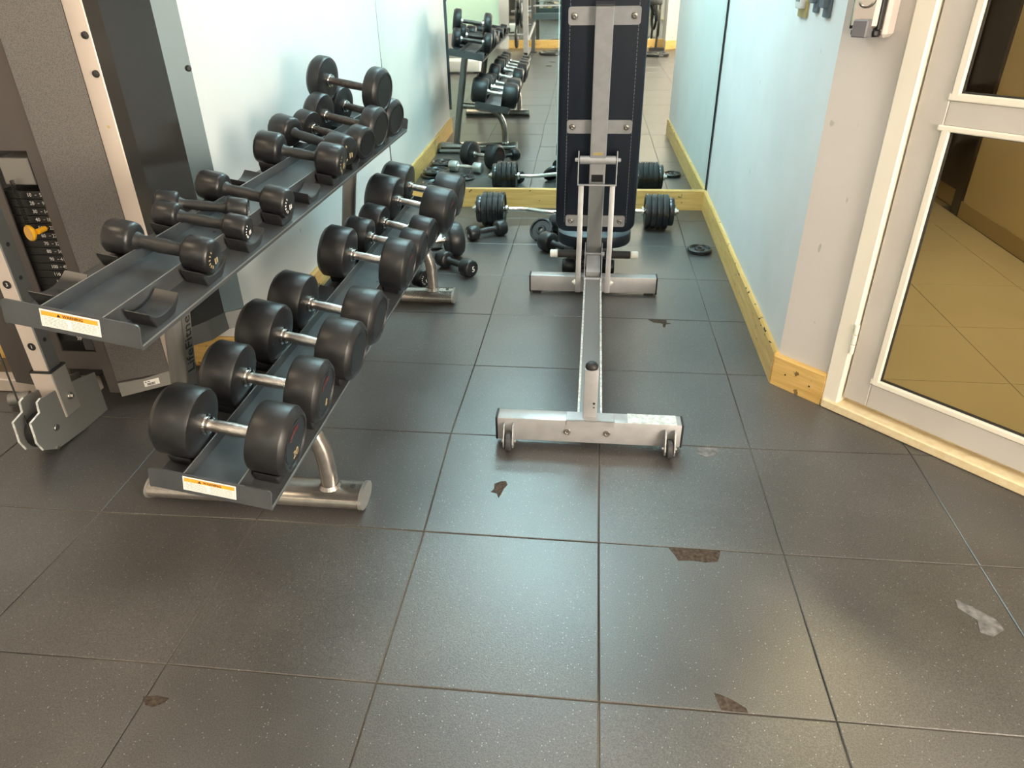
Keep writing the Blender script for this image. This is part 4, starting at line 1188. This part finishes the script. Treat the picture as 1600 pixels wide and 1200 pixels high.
# front column: tube with a pale numbered strip, holes and a sleeve at its foot
bm = BM(); box2(bm, (MX - 0.029, 0.866, 0.12), (MX + 0.029, 0.924, MT), 0.003); colm = build('front_column', bm, 'machine_steel', mac, smooth=0)
bm = BM(); box2(bm, (MX - 0.026, 0.8645, 0.262), (MX + 0.026, 0.8665, MT), 0.0); build('number_strip', bm, 'machine_cream', colm, smooth=0)
for k in range(8):
    z = 0.354 + 0.1075 * k
    bm = BM(); add_cyl(bm, (MX + 0.002, 0.8648, z), (MX + 0.002, 0.8632, z), 0.0135, 20); dsk = build('number_disc', bm, 'print_black', colm)
    bm = place(text_bm(str(k + 1), 0.017, 0.0003), (MX + 0.002, 0.8628, z), (1, 0, 0), (0, 0, 1)); build('number', bm, 'print_white', colm, smooth=0)
bm = BM()
for k in range(10): add_cyl(bm, (MX + 0.0285, 0.895, 0.354 + 0.1075 * k + 0.012), (MX + 0.0298, 0.895, 0.354 + 0.1075 * k + 0.012), 0.007, 14)
build('adjust_hole', bm, 'stack_black', colm)
bm = BM(); box2(bm, (MX - 0.038, 0.858, 0.088), (MX + 0.038, 0.932, 0.258), 0.003); slv = build('column_sleeve', bm, 'machine_grey', mac, smooth=0)
bm = BM(); box2(bm, (MX - 0.036, 0.8565, 0.090), (MX + 0.036, 0.8585, 0.256), 0.0); build('sleeve_face', bm, 'machine_cream', slv, smooth=0)
bm = BM(); box2(bm, (MX - 0.039, 0.857, 0.258), (MX + 0.039, 0.933, 0.264), 0.001); build('gasket', bm, 'stack_black', slv, smooth=0)
bm = BM(); add_cyl(bm, (MX + 0.035, 0.90, 0.15), (MX + 0.043, 0.90, 0.15), 0.013, 16, bev=0.001); add_cyl(bm, (MX + 0.043, 0.90, 0.15), (MX + 0.052, 0.90, 0.15), 0.008, 6, bev=0.001); build('bolt', bm, 'bolt', slv)
# two base plates with a stepped front edge
prof = [(0.788, 0.205), (0.770, 0.200), (0.764, 0.165), (0.716, 0.155), (0.712, 0.105), (0.709, 0.085), (0.722, 0.048), (0.775, 0.014), (0.93, 0.0), (1.05, 0.0), (1.05, 0.158), (0.93, 0.185)]
for x in (MX - 0.033, MX + 0.027):
    bm = BM(); add_prism(bm, [(x, y, z) for y, z in prof], (0.006, 0, 0)); pl = build('base_plate', bm, 'plate_steel', mac, smooth=0)
    bm = BM()
    for (q0, q1) in zip(prof[:7], prof[1:7]):
        add_tube(bm, [(x + 0.003, q0[0], q0[1]), (x + 0.003, q1[0], q1[1])], 0.0035, 6)
    build('edge_highlight', bm, 'bench_worn_lit_edge', pl, smooth=40)  # light catching the stepped front edge, painted as pale beads
    sx = 1 if x > MX else -1
    bm = BM(); xx = x + (0.006 if sx > 0 else 0); add_cyl(bm, (xx, 0.80, 0.085), (xx + sx * 0.007, 0.80, 0.085), 0.011, 14, bev=0.001); add_cyl(bm, (xx, 0.775, 0.02), (xx + sx * 0.006, 0.775, 0.02), 0.006, 10); build('bolt', bm, 'bolt', pl)
bm = BM(); add_cyl(bm, (MX - 0.026, 0.79, 0.082), (MX + 0.026, 0.79, 0.082), 0.060, 24, bev=0.004); build('pulley', bm, 'stack_black', mac)
bm = BM(); add_tube(bm, smooth_path([(MX - 0.002, 0.735, 0.10), (-1.965, 0.86, 0.33), (-2.03, 0.93, 0.55), (-2.10, 1.02, 0.95), (-2.15, 1.085, 1.55)], 5), 0.003, 8); build('cable', bm, 'stack_black', mac)
# shroud: left wing, centre with window, right perforated wing
EL, ER = (-1.945, 1.06), (-1.745, 1.06)
WL, WR = (-2.19, 1.10), (-1.594, 1.150)
def slab(p, q, z0, z1, th=0.006):
    p = Vector((*p, z0)); q = Vector((*q, z0)); n = Vector((-(q - p).y, (q - p).x, 0)).normalized()
    bm = BM(); add_prism(bm, [p, q, q + n * th, p + n * th], (0, 0, z1 - z0)); return bm
build('shroud_wing', slab(WL, EL, 0.07, MT), 'shroud_plastic', mac, smooth=0)
build('shroud_wing', slab(ER, WR, 0.115, MT), 'perforated_steel', mac, smooth=0)
bm = BM()
WX0, WX1, WZ0, WZ1 = -1.915, -1.785, 0.235, 0.93
for (x0, x1, z0, z1) in ((EL[0], WX0, 0.07, MT), (WX1, ER[0], 0.07, MT), (WX0, WX1, 0.165, WZ0), (WX0, WX1, WZ1, MT)):
    box2(bm, (x0, 1.058, z0), (x1, 1.064, z1))
build('shroud_front', bm, 'shroud_plastic', mac, smooth=0)
bm = BM()        # bezel along the bottom of the right wing with the barcode sticker
p = Vector((*ER, 0.055)); q = Vector((*WR, 0.065)); nrm = Vector(((q - p).y, -(q - p).x, 0)).normalized()
add_prism(bm, [p + nrm * 0.006, q + nrm * 0.006, q + nrm * 0.004 + Vector((0, 0, 0.055)), (p + q) / 2 + nrm * 0.004 + Vector((0, 0, 0.048)), p + nrm * 0.004 + Vector((0, 0, 0.055))], nrm * -0.02)
bz_ = build('shroud_bezel', bm, 'machine_grey', mac, smooth=0)
d_ = (q - p).normalized()
sc_ = p + d_ * ((q - p).length * 0.62) + nrm * 0.0072 + Vector((0, 0, 0.027))
exv, eyv = d_, Vector((0, 0, 1))
def stick(bm, x0, x1, y0, y1, o, th=0.0005):
    add_prism(bm, [sc_ + exv * x + eyv * y + nrm * o for x, y in ((x0, y0), (x1, y0), (x1, y1), (x0, y1))], nrm * th)
bm = BM(); stick(bm, -0.026, 0.026, -0.011, 0.013, 0.0); build('barcode_sticker', bm, 'print_white', mac, smooth=0)
bm = BM(); x = -0.016; rr = random.Random(5)
while x < 0.012:
    ww = rr.choice((0.0006, 0.0010, 0.0016)); stick(bm, x, x + ww, -0.008, 0.002, 0.0006); x += ww + rr.choice((0.0006, 0.001))
stick(bm, -0.021, -0.017, 0.005, 0.009, 0.0006); stick(bm, -0.013, -0.004, 0.006, 0.0085, 0.0006)
build('barcode', bm, 'print_black', mac, smooth=0)['kind'] = 'stuff'
# corner post right of the perforated wing
PA = Vector((-1.594, 1.150, 0)); PB = Vector((-1.532, 1.150, 0)); PC = Vector((-1.508, 1.190, 0)); PD = Vector((-1.575, 1.215, 0))
bm = BM(); add_prism(bm, [PA, PB, PC, PD], (0, 0, MT)); bmesh.ops.recalc_face_normals(bm, faces=bm.faces); bevel_all(bm, 0.004, 2, 40); post = build('corner_post', bm, 'machine_cream', mac, smooth=30)
for z in (1.24, 1.136):
    bm = BM(); add_lathe(bm, [(0.011, 0), (0.010, 0.005), (0.006, 0.008), (0, 0.009)], (-1.548, 1.150, z), (0, -1, 0), 14); build('bolt', bm, 'gasket', post)
bm = BM(); add_cyl(bm, (-1.556, 1.1505, 0.985), (-1.556, 1.1488, 0.985), 0.005, 10); build('bolt_hole', bm, 'brass', post)
sdir = (PC - PB).normalized()
nb = Vector((sdir.y, -sdir.x, 0))
bm = BM(); add_prism(bm, [PB + nb * 0.0006 + sdir * 0.003, PC + nb * 0.0006, PC + nb * 0.002, PB + nb * 0.002 + sdir * 0.003], (0, 0, MT)); build('side_band', bm, 'shroud_dark', post, smooth=0)
# right side: dark glossy panel, frame and base rim
QA = PC.copy(); QB = Vector((-1.437, 1.345, 0)); QC = Vector((-1.385, 1.392, 0))
sd2 = (QB - QA).normalized(); n2 = Vector((sd2.y, -sd2.x, 0))
bm = BM(); add_prism(bm, [QA, QB, QB - n2 * 0.008, QA - n2 * 0.008], (0, 0, MT)); bm.transform(Matrix.Translation((0, 0, 0.27)))
build('side_panel', bm, 'shroud_dark', mac, smooth=0)
bm = BM(); add_prism(bm, [QB, Vector((-1.379, 1.395, 0)), Vector((-1.395, 1.412, 0)), QB + Vector((-0.02, 0.03, 0))], (0, 0, MT)); bm.transform(Matrix.Translation((0, 0, 0.245)))
fr = build('side_frame', bm, 'machine_blue_grey', mac, smooth=0)
bm = BM(); pz = Vector((-1.386, 1.388, 1.125)); add_lathe(bm, [(0.010, -0.004), (0.010, 0.004), (0.006, 0.009), (0, 0.010)], pz, (0.75, -0.66, 0), 12); build('bolt', bm, 'gasket', fr)
bm = BM()
rim = [QA + n2 * 0.004, QA + (QB - QA) * 0.5 + n2 * 0.013, QB + n2 * 0.008, QC + Vector((0.006, -0.012, 0)), QC, QC - n2 * 0.06, QA - n2 * 0.06]
a_ = [bm.verts.new(p + Vector((0, 0, 0.205 - 0.01 * (k == 1)))) for k, p in enumerate(rim)]
b_2 = [bm.verts.new(p - n2 * 0.006 + Vector((0, 0, 0.272))) for p in rim]
for k in range(len(a_)): bm.faces.new((a_[k], a_[(k + 1) % len(a_)], b_2[(k + 1) % len(a_)], b_2[k]))
bm.faces.new(a_[::-1]); bm.faces.new(b_2)
build('side_rim', bm, 'machine_steel', mac, smooth=0)
# inner frame carrying stack and panels, feet
bm = BM(); box2(bm, (MX - 0.06, 1.20, 0.0), (MX + 0.06, 1.32, MT), 0.004); build('inner_post', bm, 'machine_steel', mac, smooth=0)
bm = BM(); box2(bm, (-2.50, 1.14, 0.0), (-1.92, 1.20, 0.055), 0.004); cf_ = build('cross_foot', bm, 'machine_cream', mac, smooth=0)
bm = BM(); add_cyl(bm, (-2.19, 1.04, 0.028), (-2.12, 1.07, 0.028), 0.024, 16, bev=0.004); build('foot_roller', bm, 'machine_grey', mac)
bm = BM(); add_prism(bm, [(-2.11, 1.10, 0.0), (-1.94, 1.06, 0.0), (-1.94, 1.06, 0.10), (-2.08, 1.09, 0.14)], (0.01, 0.03, 0)); build('foot_gusset', bm, 'machine_cream', mac, smooth=0)
bm = BM(); add_prism(bm, [(-1.594, 1.16, 0.0), (-1.51, 1.19, 0.0), (-1.42, 1.34, 0.0), (-1.50, 1.36, 0.0)], (0, 0, 0.03)); build('side_foot', bm, 'machine_blue_grey', mac, smooth=0)
bm = BM(); box2(bm, (-2.24, 1.34, 0.0), (-1.63, 1.35, MT), 0.0); build('shroud_back', bm, 'stack_black', mac, smooth=0)
# weight stack: twenty plates with pounds and kilos
KG = [5, 9, 14, 18, 23, 27, 32, 36, 41, 45, 50, 54, 59, 64, 68, 73, 77, 82, 86, 91]
zt = 0.802; dz = 0.0268
for k in range(20):
    z1 = zt - k * dz; z0 = z1 - dz + 0.0014
    bm = BM(); box2(bm, (-1.952 + 0.01, 1.075, z0), (-1.752 - 0.01, 1.175, z1), 0.0012)
    wp = build('stack_plate', bm, 'stack_black', mac, smooth=0)
    bm = place(text_bm('%d' % ((k + 1) * 10), 0.0165, 0.0002), (-1.842, 1.0745, (z0 + z1) / 2), (1, 0, 0), (0, 0, 1))
    b2 = place(text_bm('%d' % KG[k], 0.0165, 0.0002), (-1.803, 1.0745, (z0 + z1) / 2), (1, 0, 0), (0, 0, 1))
    me = bpy.data.meshes.new('t'); b2.to_mesh(me); b2.free(); bm.from_mesh(me); bpy.data.meshes.remove(me)
    add_box(bm, (-1.8195, 1.0745, (z0 + z1) / 2), (0.006, 0.0004, 0.0012))
    build('plate_number', bm, 'print_white', wp, smooth=0)
bm = BM(); box2(bm, (-1.905, 1.07, 0.822), (-1.80, 1.16, 0.905), 0.004, 2); build('stack_head', bm, 'machine_grey', mac, smooth=0)
bm = BM(); box2(bm, (-1.835, 1.07, 0.235), (-1.795, 1.12, 0.285), 0.003); build('stack_bumper', bm, 'wheel_grey', mac, smooth=0)
bm = BM()
pts = [(-1.868 + 0.006 * math.cos(k * 1.05), 1.056 + 0.006 * math.sin(k * 1.05), 0.84 - k * 0.00085) for k in range(230)]
add_tube(bm, pts, 0.0016, 5); build('lanyard_coil', bm, 'stack_black', mac)
pin = (-1.826, 1.072, zt - 4.5 * dz)
bm = BM(); add_cyl(bm, pin, (pin[0], 1.038, pin[2]), 0.009, 14); kb = build('selector_pin', bm, 'pin_yellow', mac)
bm = BM(); add_lathe(bm, [(0, 0), (0.012, 0), (0.025, 0.010), (0.0265, 0.016), (0.023, 0.021), (0.012, 0.019), (0, 0.020)], (pin[0] - 0.012, 1.04, pin[2] - 0.002), (-0.45, -1, 0.05), 24); build('pin_knob', bm, 'pin_yellow', mac)

# ------------------------------------------------------------------ things on the right wall
disp = empty('soap_dispenser', dpt(0.105, 1.19), 'chrome and grey soap dispenser on the slanted wall beside the door', 'dispenser')
bm = BM(); dbox(bm, 0.066, 0.160, 1.205, 1.50, 0.0, 0.055, 0.010); build('body', bm, 'dispenser_body', disp, smooth=30)
bm = BM(); dbox(bm, 0.064, 0.142, 1.226, 1.495, 0.05, 0.088, 0.010); cv = build('cover', bm, 'chrome', disp, smooth=30)
bm = BM(); dbox(bm, 0.060, 0.066, 1.226, 1.495, 0.04, 0.075, 0.002); dbox(bm, 0.140, 0.147, 1.226, 1.495, 0.04, 0.075, 0.002); build('cover_rim', bm, 'stack_black', disp, smooth=0)
bm = BM(); dbox(bm, 0.088, 0.132, 1.207, 1.252, 0.070, 0.110, 0.003); build('push_lever', bm, 'dispenser_grey', disp, smooth=0)
bm = BM()
pw = dpt(0.105, 1.305, 0.086); add_lathe(bm, [(0.026, 0), (0.026, 0.006), (0.021, 0.007), (0.021, 0.003), (0, 0.003)], pw, N_, 24); build('level_window', bm, 'chrome', cv)
bm = BM(); dbox(bm, 0.066, 0.146, 1.207, 1.228, 0.045, 0.078, 0.006); build('nozzle_base', bm, 'stack_black', disp, smooth=0)

def holder(y, hw_, z0, m1, m2, label):
    XR = xr(y)
    t = empty('wall_holder', (XR, y, z0), label, 'holder', 'holders on the right wall')
    bm = BM(); box2(bm, (XR - 0.010, y - hw_, z0), (XR, y + hw_, z0 + 0.17), 0.004, 2); build('back_plate', bm, m1, t, smooth=30)
    bm = BM(); box2(bm, (XR - 0.028, y - hw_ * 0.75, z0 + 0.028), (XR - 0.008, y + hw_ * 0.75, z0 + 0.165), 0.005, 2); build('cradle', bm, m2, t, smooth=30)
    bm = BM(); box2(bm, (XR - 0.0295, y - hw_ * 0.45, z0 + 0.05), (XR - 0.0275, y + hw_ * 0.45, z0 + 0.15), 0.0); build('insert', bm, 'holder_blue', t, smooth=0)
holder(1.955, 0.058, 1.226, 'brass', 'switch_white', 'white and tan wall holder, farthest from the door')
holder(1.780, 0.030, 1.248, 'holder_blue', 'holder_blue', 'blue grey wall clip between the other two')
holder(1.640, 0.036, 1.240, 'holder_blue', 'holder_blue', 'blue grey wall clip nearest the door')

# ------------------------------------------------------------------ gym behind the camera, seen in the mirror
# plate-loaded machine
pm = empty('plate_machine', (-1.10, -4.6, 0), 'silver plate-loaded machine with hanging discs near the far wall', 'machine')
bm = BM(); box2(bm, (-1.135, -4.25, 0.0), (-1.055, -4.17, 1.9), 0.004); build('upright', bm, 'bench_silver', pm, smooth=0)
bm = BM(); box2(bm, (-1.13, -4.95, 0.02), (-1.06, -4.17, 0.08), 0.004); build('base_beam', bm, 'bench_silver', pm, smooth=0)
bm = BM(); add_tube(bm, [(-1.06, -4.25, 0.25), (-0.99, -4.75, 0.46)], 0.022, 10); build('brace', bm, 'bench_silver', pm)
for xx in (-1.02, -0.42):
    bm = BM(); box2(bm, (xx - 0.03, -4.93, 0.0), (xx + 0.03, -4.87, 1.2), 0.003); build('leg', bm, 'machine_steel', pm, smooth=0)
    bm = BM(); box2(bm, (xx - 0.06, -4.97, 0.0), (xx + 0.06, -4.83, 0.012), 0.002); build('foot_plate', bm, 'rubber_black', pm, smooth=0)
bm = BM(); box2(bm, (-1.02, -4.94, 0.50), (-0.40, -4.86, 0.60), 0.004); build('cross_beam', bm, 'machine_blue_grey', pm, smooth=0)
bm = BM(); box2(bm, (-1.02, -4.95, 0.70), (-0.40, -4.85, 0.72), 0.003); build('shelf_rail', bm, 'bench_silver', pm, smooth=0)
bm = BM(); add_cyl(bm, (-1.40, -5.0, 0.62), (-1.05, -5.0, 0.62), 0.02, 12); build('peg', bm, 'bench_silver', pm)
bm = BM(); add_cyl(bm, (-1.42, -4.6, 0.30), (-1.10, -4.6, 0.30), 0.02, 12); build('peg', bm, 'bench_silver', pm)
for (x, y, z, R, lab) in ((-1.30, -5.0, 0.585, 0.22, 'large dark disc hung on the upper peg of the far machine, outer'), (-1.22, -5.0, 0.585, 0.22, 'large dark disc hung on the upper peg of the far machine, inner'), (-1.28, -4.6, 0.27, 0.17, 'dark disc hung on the low peg of the far machine')):
    weight_plate((x, y, z), (1, 0, 0), R, 0.045, lab, 'discs hung on the far machine')
weight_plate((-0.70, -4.62, 0.022), (0, 0, 1), 0.21, 0.045, 'big dark plate flat on the gym floor, seen in the mirror left of the bench', 'big plates on the gym floor')
weight_plate((1.02, -4.35, 0.022), (0, 0, 1), 0.21, 0.045, 'big dark plate flat on the gym floor, seen in the mirror right of the bench', 'big plates on the gym floor')
# exercise bike by the pillar
bk = empty('exercise_bike', (1.02, -5.0, 0), 'dark exercise bike beside the warm pillar, seen in the mirror', 'bike')
bm = BM(); add_lathe(bm, [(0.20, -0.02), (0.235, -0.02), (0.235, 0.02), (0.20, 0.02), (0.20, -0.02)], (1.08, -4.98, 0.46), (1, 0.1, 0), 32); wh = build('wheel', bm, 'stack_black', bk)
bm = BM()
for k in range(6): add_cyl(bm, (1.08, -4.98, 0.46), (1.08, -4.98 + 0.21 * math.cos(k * PI / 3), 0.46 + 0.21 * math.sin(k * PI / 3)), 0.008, 8)
build('spokes', bm, 'bench_silver', wh)
bm = BM(); add_tube(bm, [(1.08, -4.98, 0.46), (0.98, -5.05, 0.72), (0.93, -5.1, 0.95)], 0.03, 10); build('frame', bm, 'stack_black', bk)
bm = BM(); add_box(bm, (0.98, -5.05, 0.74), (0.28, 0.12, 0.10), 0.02, None, 2); build('seat', bm, 'stack_black', bk)
bm = BM(); add_tube(bm, [(1.08, -4.98, 0.46), (1.06, -4.98, 0.05)], 0.02, 10); box2(bm, (0.95, -5.02, 0.0), (1.2, -4.94, 0.05), 0.004); build('stand', bm, 'stack_black', bk)
# white cased base of a machine left of the camera
wb = empty('machine_base', (-2.0, -2.6, 0), 'white machine base on the gym floor, seen low in the mirror by the rack', 'box')
bm = BM(); box2(bm, (-2.35, -2.75, 0.02), (-1.62, -2.45, 0.17), 0.02, 2); build('body', bm, 'switch_white', wb, smooth=30)
for x in (-2.3, -1.67):
    bm = BM(); box2(bm, (x - 0.05, -2.74, 0.0), (x + 0.05, -2.46, 0.025), 0.004); build('foot', bm, 'rubber_black', wb, smooth=0)
